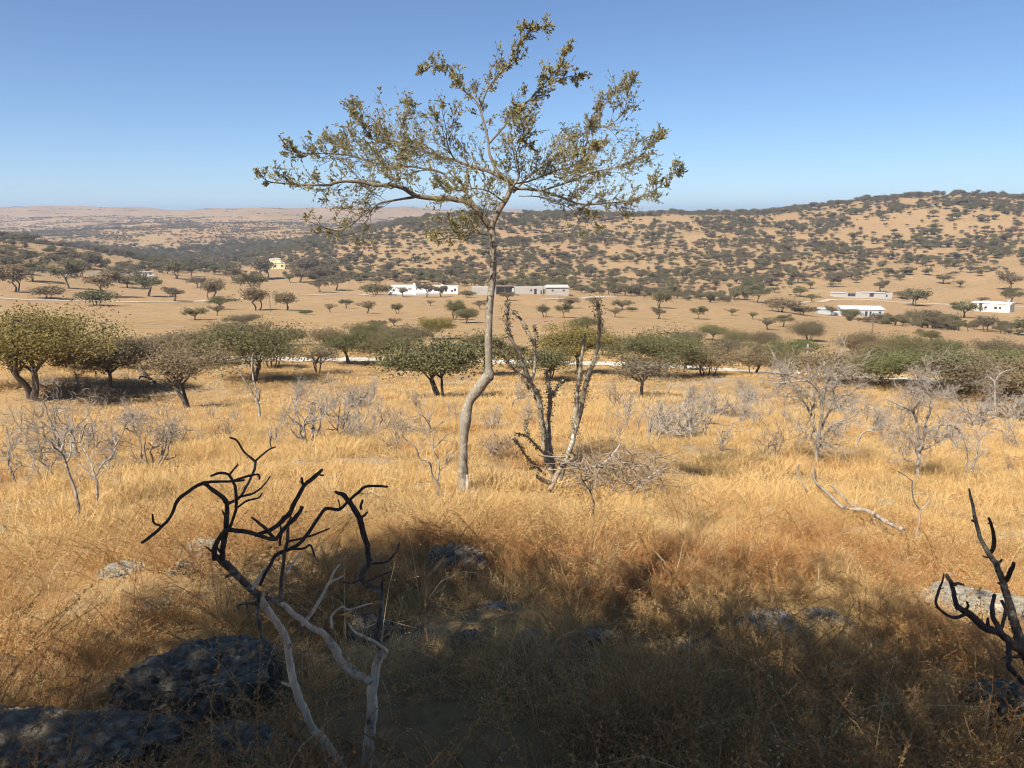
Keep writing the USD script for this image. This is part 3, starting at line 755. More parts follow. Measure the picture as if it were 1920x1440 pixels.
VALLEY = [(325, 566, 36, "small"), (366, 600, 38, "small_flat"), (415, 580, 42, "small_flat"), (482, 582, 48, "small_dome"), (398, 563, 42, "small_dome"), (475, 552, 50, "small"), (538, 582, 36, "small_dome"),
          (275, 556, 48, "small"), (201, 556, 62, "small"), (181, 573, 62, "low"), (134, 541, 56, "small"), (226, 531, 48, "small_flat"), (369, 540, 32, "small_flat"), (496, 524, 40, "small_dome"), (330, 523, 34, "small_dome"),
          (356, 518, 30, "small"), (407, 592, 26, "small_open"), (703, 554, 46, "low"), (688, 588, 34, "small_open"), (745, 588, 20, "small_dome"), (808, 574, 15, "small_open"), (757, 557, 26, "small_open"), (800, 558, 36, "small"),
          (829, 557, 26, "small"), (877, 558, 26, "low"), (900, 580, 22, "small"), (953, 564, 28, "small_flat"), (1068, 578, 32, "small_flat"), (1167, 581, 32, "small_flat"), (1185, 584, 18, "low"), (1153, 595, 26, "small_open"),
          (1233, 598, 26, "small"), (1020, 595, 24, "small_dome"), (1060, 596, 30, "small"), (740, 612, 24, "small_open"), (707, 615, 28, "low"), (650, 578, 22, "small"), (1237, 578, 34, "small_dome"), (1313, 599, 30, "small"),
          (1373, 592, 20, "small_open"), (1412, 599, 17, "small_open"), (1440, 619, 30, "small_open"), (1468, 613, 30, "small"), (1518, 542, 19, "small_open"), (1560, 539, 28, "small_dome"), (1770, 532, 26, "small_flat"),
          (1497, 532, 28, "small"), (1798, 539, 20, "small_open"), (1693, 560, 28, "low"), (1715, 574, 38, "small_dome"), (1843, 566, 18, "low"), (1523, 566, 22, "small_flat"), (1452, 549, 15, "small_flat"), (1417, 567, 42, "small"),
          (1463, 585, 52, "low"), (1503, 590, 38, "low"), (1653, 549, 26, "small"), (1890, 545, 40, "small"), (1893, 570, 32, "small"), (1810, 596, 44, "small_flat"), (1557, 592, 20, "small"), (628, 545, 34, "small"), (600, 548, 30, "small"),
          (560, 530, 36, "small"), (580, 518, 40, "small_dome"), (545, 530, 26, "small_open"), (440, 530, 34, "small"), (600, 527, 30, "small_dome"), (620, 586, 22, "small_open"), (575, 590, 20, "low"), (1110, 568, 22, "low"),
          (90, 560, 50, "low"), (30, 548, 56, "small_dome"), (60, 528, 44, "small"), (20, 512, 40, "small_dome"), (150, 520, 40, "small"), (170, 505, 36, "small_dome"), (120, 500, 40, "small"), (240, 540, 40, "small_flat")]
LAND = [("the big yellow green left tree", 80, 610), ("the yellow house", 507, 500), ("the small cream house", 276, 515), ("the grey left house", 104, 512), ("the long white building", 793, 545), ("the grey block buildings", 1000, 545),
        ("the low block shed", 1618, 553), ("the blue grey shed", 1613, 588), ("the white house", 1855, 577), ("the full olive tree", 474, 640), ("the right lichen stem top", 1125, 570), ("the bright flat topped tree", 1489, 650), ("the tall trunk", 922, 575)]
tone_word = {"olive": "olive", "dusky": "dusky grey", "green": "dark green", "brown": "brown", "bright": "bright green", "golden": "yellowish"}
seen = {}
ordinal = ["", "second ", "third ", "fourth ", "fifth ", "sixth ", "seventh ", "eighth "]
tones = ["dusky", "olive", "dusky", "brown", "olive", "dusky", "green"]
order = sorted(VALLEY, key=lambda q: min(math.hypot(q[0] - l[1], (q[1] - l[2]) * 2) for l in LAND))
for px, py, wpx, shape in order:
    tone = tones[int(rng.integers(len(tones)))]
    nm, lx, ly = min(LAND, key=lambda l: math.hypot(px - l[1], (py - l[2]) * 2))
    dx, dy = px - lx, py - ly
    rel = ("below " if dy > 8 else "above " if dy < -8 else "") + ("left of" if dx < -14 else "right of" if dx > 14 else "")
    rel = rel.strip() or "right beside"
    size = "tiny" if wpx < 24 else "small" if wpx < 36 else "broad"
    key = (size, tone, rel, nm)
    n = seen.get(key, 0)
    seen[key] = n + 1
    b, r = hit(px, py)
    k = r * math.cos(math.atan2(b[0], b[1])) / FPX
    rel = rel if rel.endswith("of") or rel.endswith("beside") else rel
    lab = f"{ordinal[n]}{size} {tone_word[tone]} thorn tree {rel} {nm}, counting outwards" if n else f"{size} {tone_word[tone]} thorn tree {rel} {nm}, nearest such"
    sp = SPEC[shape]
    tree(shape, tone, lab, b, wpx * k * 1.2, wpx * k * 1.12 * sp["H"] / sp["W"] * rng.uniform(0.9, 1.1), "thorn trees scattered over the valley floor", yaw=rng.uniform(0, 6.28))

# ------------------------------------------------------------------ woods on the hills
hz_az = np.radians(np.linspace(-36, 36, 289))
hz_r = np.exp(np.linspace(math.log(60), math.log(8000), 700))
hzE = np.array([(ground(hz_r * math.sin(a), hz_r * math.cos(a)) - EYE) / hz_r for a in hz_az])
hz_max = np.maximum.accumulate(hzE, axis=1)
vis_i = RegularGridInterpolator((hz_az, np.log(hz_r)), hzE + 0.006 - np.concatenate([np.full((len(hz_az), 1), -9), hz_max[:, :-1]], 1), bounds_error=False, fill_value=-1)


def project(p):
    q = np.asarray(p, float) - [0, 0, EYE]
    zf = q @ FW
    return 960 + FPX * (q @ RT) / zf, 720 - FPX * (q @ UP) / zf


def scatter(rng, n, r0, r1, half):
    az = np.radians(rng.uniform(-half, half, n))
    r = np.sqrt(rng.uniform(r0 * r0, r1 * r1, n))
    x, y = r * np.sin(az), r * np.cos(az)
    return x, y, az, r


rng = np.random.default_rng(77)
NW = 26000
x, y, az, r = scatter(rng, NW, 150, 1350, 35)
z = ground(x, y)
P = np.stack([x, y, z], 1)
px, py = project(P)
g1 = meshkit.fbm(np.stack([x, y, 0 * x], 1) * 0.011, 4, 31)
g2 = meshkit.fbm(np.stack([x, y, 0 * x], 1) * 0.03, 3, 41)
foot = np.interp(px, [0, 100, 250, 400, 640, 960, 1250, 1420, 1600, 1760, 1920], [505, 508, 516, 520, 530, 533, 545, 545, 535, 520, 520])
hill = np.clip((foot - py) / 14.0, 0, 1)
den = hill * np.clip(0.50 + 2.7 * (g1 - 0.5) + 2.3 * (g2 - 0.5), 0.12, 1)
den = np.maximum(den, np.where((px > 340) & (px < 700) & (py < 508) & (py > 425), 0.48, 0))
thick = (np.abs(py - np.interp(px, [560, 640, 760, 900, 1050, 1150, 1250, 1330, 1400], [521, 526, 528, 534, 543, 549, 556, 562, 566])) < 5) & (px > 560) & (px < 1400)
den = np.maximum(den, np.where(thick, 0.95, 0))
gully = np.abs(py - np.interp(px, [1270, 1400, 1590, 1660, 1760, 1850, 1920, 2000], [566, 574, 600, 603, 612, 616, 624, 628])) < 7
den = np.maximum(den, np.where(gully & (px > 1590), 1.0, 0))
den = np.maximum(den, np.where((px > 900) & (px < 1500) & (py > 500) & (py < 560), 0.15, 0))
# keep clear of the buildings
for bx, by, wx in ((793, 550, 74), (985, 550, 95), (1855, 585, 55), (1613, 588, 60), (1618, 556, 60), (507, 503, 40), (276, 517, 26), (104, 513, 30)):
    den = np.where((np.abs(px - bx) < wx) & (py > by - 3) & (py < by + 12), 0, den)
den = np.where((r < 230) & ~gully, 0, den)
keep = (rng.uniform(size=NW) < den) & (vis_i(np.stack([az, np.log(r)], 1)) > 0) & (np.abs(px - 960) < 1060)
P, px, py, r, az = P[keep], px[keep], py[keep], r[keep], az[keep]
near_road = np.min(np.hypot(P[:, None, 0] - road[None, ::6, 0], P[:, None, 1] - road[None, ::6, 1]), 1) > 9
P, px, py, r, az = P[near_road], px[near_road], py[near_road], r[near_road], az[near_road]
idx = np.argsort(r)
single_n = 190
hill_shapes = [("small", "dusky"), ("small_flat", "dusky"), ("small_dome", "dusky"), ("small", "olive"), ("small_dome", "olive"), ("small_flat", "olive"), ("low", "dusky"), ("small_dome", "green"), ("small", "brown"), ("small_open", "olive")]
hp = rng.choice(len(hill_shapes), len(P), p=[0.16, 0.12, 0.14, 0.14, 0.12, 0.09, 0.08, 0.07, 0.04, 0.04])
hs = np.clip(0.95 * np.exp(rng.normal(0, 0.36, len(P))), 0.4, 2.0) * np.clip(0.75 + r / 2200, 0.8, 1.2)
hy = rng.uniform(0, 6.28, len(P))


def hill_label(X_, Y_, tone):
    nm, lx, ly = min(LAND[1:], key=lambda l: math.hypot(X_ - l[1], (Y_ - l[2]) * 2))
    dx, dy = X_ - lx, Y_ - ly
    rel = "far left of" if dx < -90 else "left of" if dx < -30 else "far right of" if dx > 90 else "right of" if dx > 30 else "near"
    place_ = "on the slope" if dy < -6 else "on low ground"
    return f"{tone_word[tone]} thorn tree {place_} {rel} {nm}", f"{tone_word[tone]} thorn trees {place_} {rel} {nm}"


for k in idx[:single_n]:
    shape, tone = hill_shapes[hp[k]]
    lab, grp = hill_label(px[k], py[k], tone)
    sp = SPEC[shape]
    tree(shape, tone, lab, P[k], sp["W"] * hs[k], sp["H"] * hs[k], grp, yaw=hy[k])


def instancer(name, label, cat, pos, which, yaws, scales, protos_fn, tilt=None):
    pi = UsdGeom.PointInstancer.Define(stage, fresh("/World", name))
    targets = protos_fn(pi.GetPrim())
    pi.CreatePrototypesRel().SetTargets([t.GetPath() for t in targets])
    pi.CreateProtoIndicesAttr(Vt.IntArray.FromNumpy(np.asarray(which, np.int32)))
    pi.CreatePositionsAttr(Vt.Vec3fArray.FromNumpy(np.asarray(pos, np.float32)))
    sc = np.asarray(scales, np.float32)
    if sc.ndim == 1:
        sc = np.repeat(sc[:, None], 3, 1)
    pi.CreateScalesAttr(Vt.Vec3fArray.FromNumpy(np.ascontiguousarray(sc)))
    h = np.asarray(yaws) / 2
    c, s = np.cos(h), np.sin(h)
    if tilt is None:
        q = [Gf.Quath(float(a), 0.0, 0.0, float(b)) for a, b in zip(c, s)]
    else:
        ct, st = np.cos(tilt / 2), np.sin(tilt / 2)       # yaw then a small lean
        q = [Gf.Quath(float(a * e), float(a * f), float(b * f), float(b * e)) for a, b, e, f in zip(c, s, ct, st)]
    pi.CreateOrientationsAttr(Vt.QuathArray(q))
    tag(pi.GetPrim(), label, cat, kind="stuff")
    return pi


def far_tree_protos(parent):
    out = []
    for n, (shape, tone) in enumerate(hill_shapes):
        sp = dict(SPEC[shape])
        sp.update(seed=300 + n, leaf_n=int(sp["leaf_n"] * 0.36), leaf=sp["leaf"] * 1.65, sides=3)
        x = UsdGeom.Xform.Define(stage, fresh(str(parent.GetPath()), "thorn_tree")).GetPrim()
        a, b, c = thorn_tree(**sp)
        part(x, "trunk", join(a, b), "dark_bark")
        part(x, "crown", c, "foliage_" + tone)
        out.append(x)
    return out


rest = idx[single_n:]
instancer("hillside_trees", "thousands of grey green thorn trees covering the middle and right hills", "trees", P[rest], hp[rest], hy[rest], hs[rest], far_tree_protos)

# the far slopes: clumps of bush
NF = 26000
x, y, az, r = scatter(rng, NF, 1150, 4300, 35)
z = ground(x, y)
P = np.stack([x, y, z], 1)
px, py = project(P)
g1 = meshkit.fbm(np.stack([x, y, 0 * x], 1) * 0.004, 4, 51)
g2 = meshkit.fbm(np.stack([x, y, 0 * x], 1) * 0.013, 3, 52)
low = np.clip((py - 402) / 34.0, 0.05, 1)
den = low * np.clip(0.74 + 2.4 * (g1 - 0.5) + 1.4 * (g2 - 0.5), 0.03, 1)
keep = (rng.uniform(size=NF) < den) & (vis_i(np.stack([az, np.log(r)], 1)) > 0)


def clump_protos(parent):
    out = []
    for n, tone in enumerate(("dusky", "olive", "dusky", "brown")):
        rg = np.random.default_rng(400 + n)
        ms = []
        for q in range(9):
            sp = dict(SPEC["small_dome"])
            sp.update(seed=500 + n * 20 + q, leaf_n=70, leaf=0.9, sides=3, limbs=4, puffs=3)
            a, b, c = thorn_tree(**sp)
            v = np.array(c[0]) * rg.uniform(0.8, 1.5)
            v += np.array([rg.normal(0, 14), rg.normal(0, 14), -0.3])
            ms.append((v, c[1]))
        out.append(part(parent, "bush_clump", join(*ms), "foliage_" + tone))
    return out


kk = np.nonzero(keep)[0]
instancer("far_bushes", "dark bushes dotting the hazy far slopes at left and along the skyline", "bushes", P[kk], rng.integers(0, 4, len(kk)), rng.uniform(0, 6.28, len(kk)), rng.uniform(0.55, 1.05, len(kk)), clump_protos)

# ------------------------------------------------------------------ rocks
rock_spots = []


def rock(label, px, py, wpx, hpx, mat, seed, sub=4, sink=0.35, rough=0.5, deep=0.9, yaw=None, base_row=None):
    b, r = hit(px, base_row or py)
    k = r / FPX
    sx, sz = wpx * k / 2, hpx * k
    v, f = rock_mesh(seed, (sx, sx * deep, sz * 0.95), sub, rough)
    rg = np.random.default_rng(seed)
    t = thing("rock", label, "rock", b + np.array([0, 0, -sz * sink]), yaw=rg.uniform(-0.5, 0.5) if yaw is None else yaw)
    part(t, "stone", (v, f), mat, smooth=22)
    rock_spots.append((b[0], b[1], sx * 1.0, sx * deep))
    return t


rock("big dark boulder in the shade behind the black tipped dead tree", 385, 1300, 390, 190, "dark_stone", 1, 5, 0.2, 0.55, 0.7)
rock("broad dark rock mass filling the shaded bottom left corner", 130, 1430, 460, 150, "dark_stone", 2, 5, 0.25, 0.55, 0.75)
rock("grey rock slab beneath the left stem of the black tipped dead tree", 470, 1415, 260, 120, "dark_stone", 3, 5, 0.4, 0.5, 0.7)
rock("dark boulder at the right edge below the dark shrub", 1890, 1350, 200, 120, "dark_stone", 4, 5, 0.2, 0.5, 0.8)
rock("pale slanted stone ledge left of the right dark shrub", 1785, 1135, 250, 80, "grey_stone", 5, 5, 0.42, 0.5, 0.6, 0.35)
rock("grey stone ledge behind the right dark shrub", 1885, 1165, 150, 80, "grey_stone", 6, 5, 0.3, 0.55, 0.7)
rock("flat grey stone with dark hole before the white fallen branch", 1550, 1178, 140, 88, "grey_stone", 7, 4, 0.3, 0.6)
rock("low grey stone left of the flat stone with dark hole", 1430, 1188, 160, 95, "grey_stone", 8, 4, 0.3, 0.5)
rock("rough dark knob of rock in the centre of the shade edge", 850, 1070, 150, 84, "dark_stone", 9, 4, 0.25, 0.7)
rock("grey rock in the shade right of centre, below a bent weed", 1185, 1108, 95, 72, "grey_stone", 10, 4, 0.35, 0.5)
rock("pale stone in the sunny gap of the shade, near the middle", 995, 1214, 105, 78, "pale_stone", 11, 4, 0.3, 0.5)
rock("pale grey outcrop in lit grass left of the black tipped dead tree", 235, 1072, 100, 48, "grey_stone", 12, 4, 0.35, 0.6)
rock("grey outcrop in lit grass right behind the black tipped tree fork", 392, 1036, 140, 76, "grey_stone", 13, 4, 0.4, 0.55)
rock("small upright dark stone knob left of the black tipped dead tree", 345, 1074, 60, 52, "dark_stone", 14, 4, 0.3, 0.6)
rock("small dark stone with white face at the left edge", 12, 1250, 42, 46, "dark_stone", 15, 4, 0.3, 0.7)
rock("brown stone at the left edge in lit grass", 4, 1006, 34, 40, "grey_stone", 16, 4, 0.3, 0.6)
rock("small grey stone left of the slim pale sapling", 785, 918, 26, 26, "grey_stone", 17, 3, 0.35, 0.5)
rock("small grey stone in grass below the tall tree trunk, right side", 958, 972, 36, 18, "grey_stone", 18, 3, 0.4, 0.5)
rock("small grey stone below the lichen covered tree", 1018, 952, 30, 30, "grey_stone", 19, 3, 0.35, 0.6)
rock("small stone right of the foot of the tall tree", 890, 926, 34, 22, "grey_stone", 20, 3, 0.4, 0.5)
rock("flat grey stone at the foot of the brush pile", 1180, 988, 50, 24, "grey_stone", 21, 3, 0.4, 0.5)
rock("pale stone patch at the right edge in lit grass", 1905, 1020, 76, 50, "pale_stone", 22, 4, 0.45, 0.5)
rock("grey stone in dry grass above the flat stone with hole", 1545, 1105, 60, 34, "pale_stone", 23, 4, 0.4, 0.55)
rock("dark slanted slab lying in the shade right of centre", 1330, 1222, 190, 76, "dark_stone", 24, 4, 0.45, 0.5)
rock("grey stone in the shade left of the sunny gap", 880, 1215, 110, 86, "dark_stone", 25, 4, 0.35, 0.6)
rock("dark rock under the right stem of the black tipped dead tree", 700, 1190, 160, 96, "dark_stone", 26, 4, 0.4, 0.6)
rock("grey stone between lit straw and the shade, right", 1130, 1200, 100, 72, "grey_stone", 27, 4, 0.4, 0.6)
rock("small grey stone on the shade edge below the dark sapling", 1112, 1012, 30, 24, "grey_stone", 28, 3, 0.3, 0.6)
rock("low grey stone right of the white fallen branch foot", 1700, 1062, 60, 26, "pale_stone", 29, 3, 0.45, 0.5)
rock("round grey stone in the shadow at the bottom right", 1590, 1330, 90, 50, "dark_stone", 30, 4, 0.4, 0.5)
for q in [
    ("low broken stone in lit grass above the shade, right of brush pile", 1290, 985, 44, 20), ("small broken stone in golden grass left of the fallen branch tip", 1440, 960, 34, 16),
    ("stone pair lump at the shade edge below the dark slim sapling, right", 1165, 1035, 50, 26), ("flat stone in the shade just left of the sunny gap middle", 930, 1140, 60, 30),
    ("low stone beside the bleached straw tuft, on its left", 1215, 1125, 50, 26), ("stone half sunk below the flat stone with dark hole", 1500, 1225, 70, 30),
    ("stone half sunk in shade far below the fallen branch", 1640, 1215, 80, 34), ("small pale stone in lit grass left, under the leaning pale sapling", 150, 1010, 40, 18),
    ("low stone in lit grass below the twisted left edge bush", 60, 960, 40, 18), ("small stone in lit grass left of the charred tree long arm tip", 215, 985, 40, 18),
    ("flat stone in grass between the two shade rocks on the left", 300, 1140, 70, 28), ("small stone in lit grass right of the charred tree top", 560, 1000, 40, 18),
    ("stone in lit grass between charred tree and slim sapling", 700, 960, 40, 18), ("grey stone in the lit grass below tall white twig bush", 620, 905, 44, 16),
    ("low grey stone by the dense white thicket, in front", 560, 868, 40, 14), ("low grey stone in the grass left of many stemmed twisted bush", 215, 905, 40, 14),
    ("flat grey stone before the dense brown twig bush", 1420, 892, 40, 14), ("grey stone in lit grass under the right white dead tree", 1660, 945, 44, 16)]:
    rock(*q, "pale_stone" if q[2] % 2 else "grey_stone", 100 + int(q[1]), 3, 0.3, 0.5)
RS = np.array(rock_spots)

# ------------------------------------------------------------------ grass
def tuft(seed, n=60, h=0.36, rad=0.13, wide=0.004, lean=0.5, seg=3, seeds=3, seed_size=0.008, droop=0.5):
    rng = np.random.default_rng(seed)
    az, rr = rng.uniform(0, 2 * np.pi, n), rad * np.sqrt(rng.uniform(0, 1, n))
    p0 = np.stack([np.cos(az) * rr, np.sin(az) * rr, np.full(n, -0.02)], 1)
    la = az + rng.normal(0, 0.9, n)
    ln = np.abs(rng.normal(0, lean, n))
    L = h * rng.uniform(0.45, 1.12, n)
    out = np.stack([np.cos(la), np.sin(la), np.zeros(n)], 1)
    ts = np.linspace(0, 1, seg + 1)
    dr = rng.uniform(0.1, 1, n) * droop
    pts = []
    for t in ts:
        a = ln * (0.6 + 0.5 * t) + dr * t * t
        pts.append(p0 + out * (np.sin(a) * L * t)[:, None] + np.array([0, 0, 1.0]) * (np.cos(a) * L * t)[:, None])
    pts = np.stack(pts, 1)
    sd = unit(np.cross(out, rng.normal(size=(n, 3))))
    wd = wide * rng.uniform(0.6, 1.4, n)
    wt = np.array([1.0, 0.85, 0.6, 0.3, 0.2])[:seg + 1]
    wt[-1] = 0.22
    v = np.stack([pts - sd[:, None] * (wd[:, None] * wt)[..., None] / 2, pts + sd[:, None] * (wd[:, None] * wt)[..., None] / 2], 2)
    v = v.reshape(-1, 3)
    k = np.arange(n)[:, None] * (seg + 1) * 2
    fs = []
    for s in range(seg):
        a = k + 2 * s
        fs += [np.hstack([a, a + 1, a + 3]), np.hstack([a, a + 3, a + 2])]
    grass = (v, np.vstack(fs))
    if not seeds:
        return grass
    m_ = n * seeds
    which = np.repeat(np.arange(n), seeds)
    tt = rng.uniform(0.55, 1.0, m_)
    fi = tt * seg
    i0 = np.minimum(fi.astype(int), seg - 1)
    pp = pts[which, i0] + (pts[which, i0 + 1] - pts[which, i0]) * (fi - i0)[:, None]
    pp += rng.normal(0, seed_size * 0.9, (m_, 3))
    return join(grass, leaves(pp, rng.normal(size=(m_, 3)), seed_size * rng.uniform(0.7, 1.6, m_), seed_size * 0.5, rng))


def weed(seed, n=5, h=0.55, leaf=0.02, per=34):
    """Dry stalks set with small pale leaves."""
    rng = np.random.default_rng(seed)
    tb, pos, dirs = Tubes(), [], []
    for k in range(n):
        az = rng.uniform(0, 6.28)
        d = unit([math.cos(az) * rng.uniform(0.2, 0.9), math.sin(az) * rng.uniform(0.2, 0.9), 1])
        p = np.array([math.cos(az) * 0.05, math.sin(az) * 0.05, -0.02])
        L = h * rng.uniform(0.6, 1.15)
        pts = [p]
        for s in range(6):
            d = unit(d + rng.normal(0, 0.1, 3) + np.array([math.cos(az), math.sin(az), -0.5]) * 0.09)
            p = p + d * L / 6
            pts.append(p)
        pts = np.array(pts)
        tb.add(pts, np.linspace(0.0026, 0.001, 7), 3)
        for q in range(per):
            t = rng.uniform(0.3, 1.0) * 6
            i0 = min(int(t), 5)
            pos.append(pts[i0] + (pts[i0 + 1] - pts[i0]) * (t - i0))
            dirs.append(unit(rng.normal(size=3)) + unit(pts[i0 + 1] - pts[i0]) * 0.8)
    lv = leaves(np.array(pos), np.array(dirs), leaf * rng.uniform(0.6, 1.3, len(pos)), leaf * 0.5, rng)
    return tb.mesh(), lv


rng = np.random.default_rng(99)


def grass_ring(n, r0, r1, half, dens_fn):
    x, y, az, r = scatter(rng, n, r0, r1, half)
    P = np.stack([x, y, ground(x, y)], 1)
    keep = rng.uniform(size=n) < dens_fn(P, r)
    for bx, by, sx, sy in RS:
        keep &= ~(((x - bx) / (sx * 0.72)) ** 2 + ((y - by) / (sy * 0.78)) ** 2 < 1)
    return P[keep], r[keep]


def n2(P, s, seed):
    return meshkit.fbm(np.stack([P[:, 0], P[:, 1], 0 * P[:, 0]], 1) * s, 3, seed)


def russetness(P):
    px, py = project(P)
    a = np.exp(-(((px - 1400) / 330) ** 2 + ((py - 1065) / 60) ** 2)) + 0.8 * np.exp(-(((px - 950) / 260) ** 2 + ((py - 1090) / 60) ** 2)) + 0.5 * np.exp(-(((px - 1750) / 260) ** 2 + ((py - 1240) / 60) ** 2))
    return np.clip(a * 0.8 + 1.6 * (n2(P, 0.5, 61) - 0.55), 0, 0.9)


def near_density(P, r):
    return np.clip(0.58 + 3.6 * (n2(P, 0.9, 71) - 0.5), 0.06, 1)


def mid_density(P, r):
    return np.clip(0.66 + 3.0 * (n2(P, 0.45, 72) - 0.5), 0.1, 1)


def far_density(P, r):
    d = np.clip(0.75 + 2.2 * (n2(P, 0.15, 73) - 0.5), 0.15, 1)
    near = np.min(np.hypot(P[:, None, 0] - road[None, ::4, 0], P[:, None, 1] - road[None, ::4, 1]), 1)
    return d * (near > rng.uniform(1.5, 3.0, len(near)))


def tuft_protos(specs):
    def make(parent):
        out = []
        for (nm, mat, kw) in specs:
            out.append(part(parent, nm, tuft(**kw), mat))
        return out
    return make


# nearest grass
P, r = grass_ring(5200, 1.7, 9.5, 44, near_density)
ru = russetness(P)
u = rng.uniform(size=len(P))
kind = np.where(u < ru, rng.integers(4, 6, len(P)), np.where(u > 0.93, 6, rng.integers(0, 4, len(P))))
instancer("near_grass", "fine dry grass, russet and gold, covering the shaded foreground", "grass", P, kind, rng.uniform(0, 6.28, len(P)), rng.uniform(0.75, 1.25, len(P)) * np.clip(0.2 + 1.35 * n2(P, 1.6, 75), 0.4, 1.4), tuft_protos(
    [("tuft", "golden_grass", dict(seed=1, n=90, h=0.22, rad=0.16, wide=0.0035, lean=0.5, seeds=7, seed_size=0.011)),
     ("tuft", "golden_grass", dict(seed=2, n=100, h=0.18, rad=0.18, wide=0.0035, lean=0.7, seeds=8, seed_size=0.011)),
     ("tuft", "drab_grass", dict(seed=3, n=90, h=0.2, rad=0.16, wide=0.0035, lean=0.6, seeds=8, seed_size=0.012)),
     ("tuft", "golden_grass", dict(seed=4, n=90, h=0.15, rad=0.2, wide=0.004, lean=0.9, seeds=7, seed_size=0.012)),
     ("tuft", "russet_grass", dict(seed=5, n=100, h=0.24, rad=0.18, wide=0.0032, lean=0.45, seeds=9, seed_size=0.011)),
     ("tuft", "russet_grass", dict(seed=6, n=100, h=0.2, rad=0.18, wide=0.0032, lean=0.65, seeds=9, seed_size=0.011)),
     ("tuft", "pale_straw", dict(seed=7, n=26, h=0.34, rad=0.1, wide=0.0045, lean=0.6, seeds=0))]), tilt=rng.normal(0, 0.1, len(P)))
P, r = grass_ring(15500, 9.0, 30, 42, mid_density)
ru = russetness(P) * 0.6
u = rng.uniform(size=len(P))
kind = np.where(u < ru, 3, np.where(u > 0.90, 4, rng.integers(0, 3, len(P))))
instancer("plain_grass", "dry golden grass of the sunlit plain around the tall tree", "grass", P, kind, rng.uniform(0, 6.28, len(P)), rng.uniform(0.75, 1.25, len(P)) * np.clip(0.2 + 1.6 * n2(P, 0.9, 76), 0.4, 1.6), tuft_protos(
    [("tuft", "golden_grass", dict(seed=11, n=70, h=0.2, rad=0.24, wide=0.007, lean=0.5, seg=2, seeds=3, seed_size=0.014)),
     ("tuft", "golden_grass", dict(seed=12, n=70, h=0.16, rad=0.26, wide=0.007, lean=0.7, seg=2, seeds=3, seed_size=0.014)),
     ("tuft", "golden_grass", dict(seed=13, n=60, h=0.26, rad=0.22, wide=0.007, lean=0.4, seg=2, seeds=4, seed_size=0.014)),
     ("tuft", "russet_grass", dict(seed=14, n=70, h=0.22, rad=0.24, wide=0.007, lean=0.5, seg=2, seeds=4, seed_size=0.014)),
     ("tuft", "drab_grass", dict(seed=15, n=50, h=0.22, rad=0.22, wide=0.007, lean=0.5, seg=2, seeds=3, seed_size=0.014))]), tilt=rng.normal(0, 0.1, len(P)))
P, r = grass_ring(15000, 28, 88, 40, far_density)
instancer("meadow_grass", "dry golden grass under the trees as far as the pale road", "grass", P, rng.choice(4, len(P), p=[0.4, 0.4, 0.1, 0.1]), rng.uniform(0, 6.28, len(P)), rng.uniform(0.7, 1.3, len(P)), tuft_protos(
    [("tuft", "golden_grass", dict(seed=21, n=46, h=0.22, rad=0.5, wide=0.02, lean=0.6, seg=2, seeds=0)),
     ("tuft", "golden_grass", dict(seed=22, n=46, h=0.18, rad=0.5, wide=0.02, lean=0.8, seg=2, seeds=0)),
     ("tuft", "drab_grass", dict(seed=23, n=40, h=0.22, rad=0.5, wide=0.02, lean=0.6, seg=2, seeds=0)),
     ("tuft", "russet_grass", dict(seed=24, n=40, h=0.22, rad=0.5, wide=0.02, lean=0.6, seg=2, seeds=0))]))


def weed_protos(parent):
    out = []
    for n in range(4):
        x = UsdGeom.Xform.Define(stage, fresh(str(parent.GetPath()), "weed")).GetPrim()
        a, b = weed(40 + n, n=3 + n, h=0.42 + 0.07 * n, leaf=0.0155)
        part(x, "stalks", a, "russet_grass")
        part(x, "leaves", b, "weed_leaf")
        out.append(x)
    return out


P, r = grass_ring(2000, 1.9, 8.0, 40, lambda P, r: np.clip(0.55 + 3 * (n2(P, 0.8, 81) - 0.5) + 0.4 * (r < 4.5), 0, 1))
instancer("dry_weeds", "dry weed stalks set with small pale leaves in the shaded foreground", "weeds", P, rng.integers(0, 4, len(P)), rng.uniform(0, 6.28, len(P)), rng.uniform(0.7, 1.2, len(P)), weed_protos)

P, r = grass_ring(700, 2.0, 16, 40, lambda P, r: np.clip(0.5 + 3 * (n2(P, 0.4, 91) - 0.5), 0.05, 1))
instancer("long_straws", "long bent straw stalks standing out of the dry grass", "grass", P, rng.integers(0, 3, len(P)), rng.uniform(0, 6.28, len(P)), rng.uniform(0.7, 1.25, len(P)), tuft_protos(
    [("stalk", "pale_straw", dict(seed=31, n=5, h=0.62, rad=0.05, wide=0.005, lean=0.6, seg=4, seeds=10, seed_size=0.013, droop=0.9)),
     ("stalk", "golden_grass", dict(seed=32, n=7, h=0.55, rad=0.06, wide=0.005, lean=0.8, seg=4, seeds=10, seed_size=0.013, droop=1.1)),
     ("stalk", "pale_straw", dict(seed=33, n=8, h=0.45, rad=0.06, wide=0.005, lean=1.1, seg=4, seeds=0, droop=0.7))]))

# ------------------------------------------------------------------ the tall tree in the middle
rng = np.random.default_rng(2024)
D0 = hit(869, 925)[1] * 0.997
MPP = D0 / FPX                       # metres per photograph pixel at the tree


def crop1(p):
    p = np.asarray(p, float)
    return np.stack([440 + p[:, 0] * 0.448, p[:, 1] * 0.448], 1)


def lift(p2, dz):
    p2 = np.asarray(p2, float)
    dep = D0 + np.interp(np.linspace(0, 1, len(p2)), np.linspace(0, 1, len(np.atleast_1d(dz))), np.atleast_1d(dz))
    return at(p2[:, 0], p2[:, 1], dep)


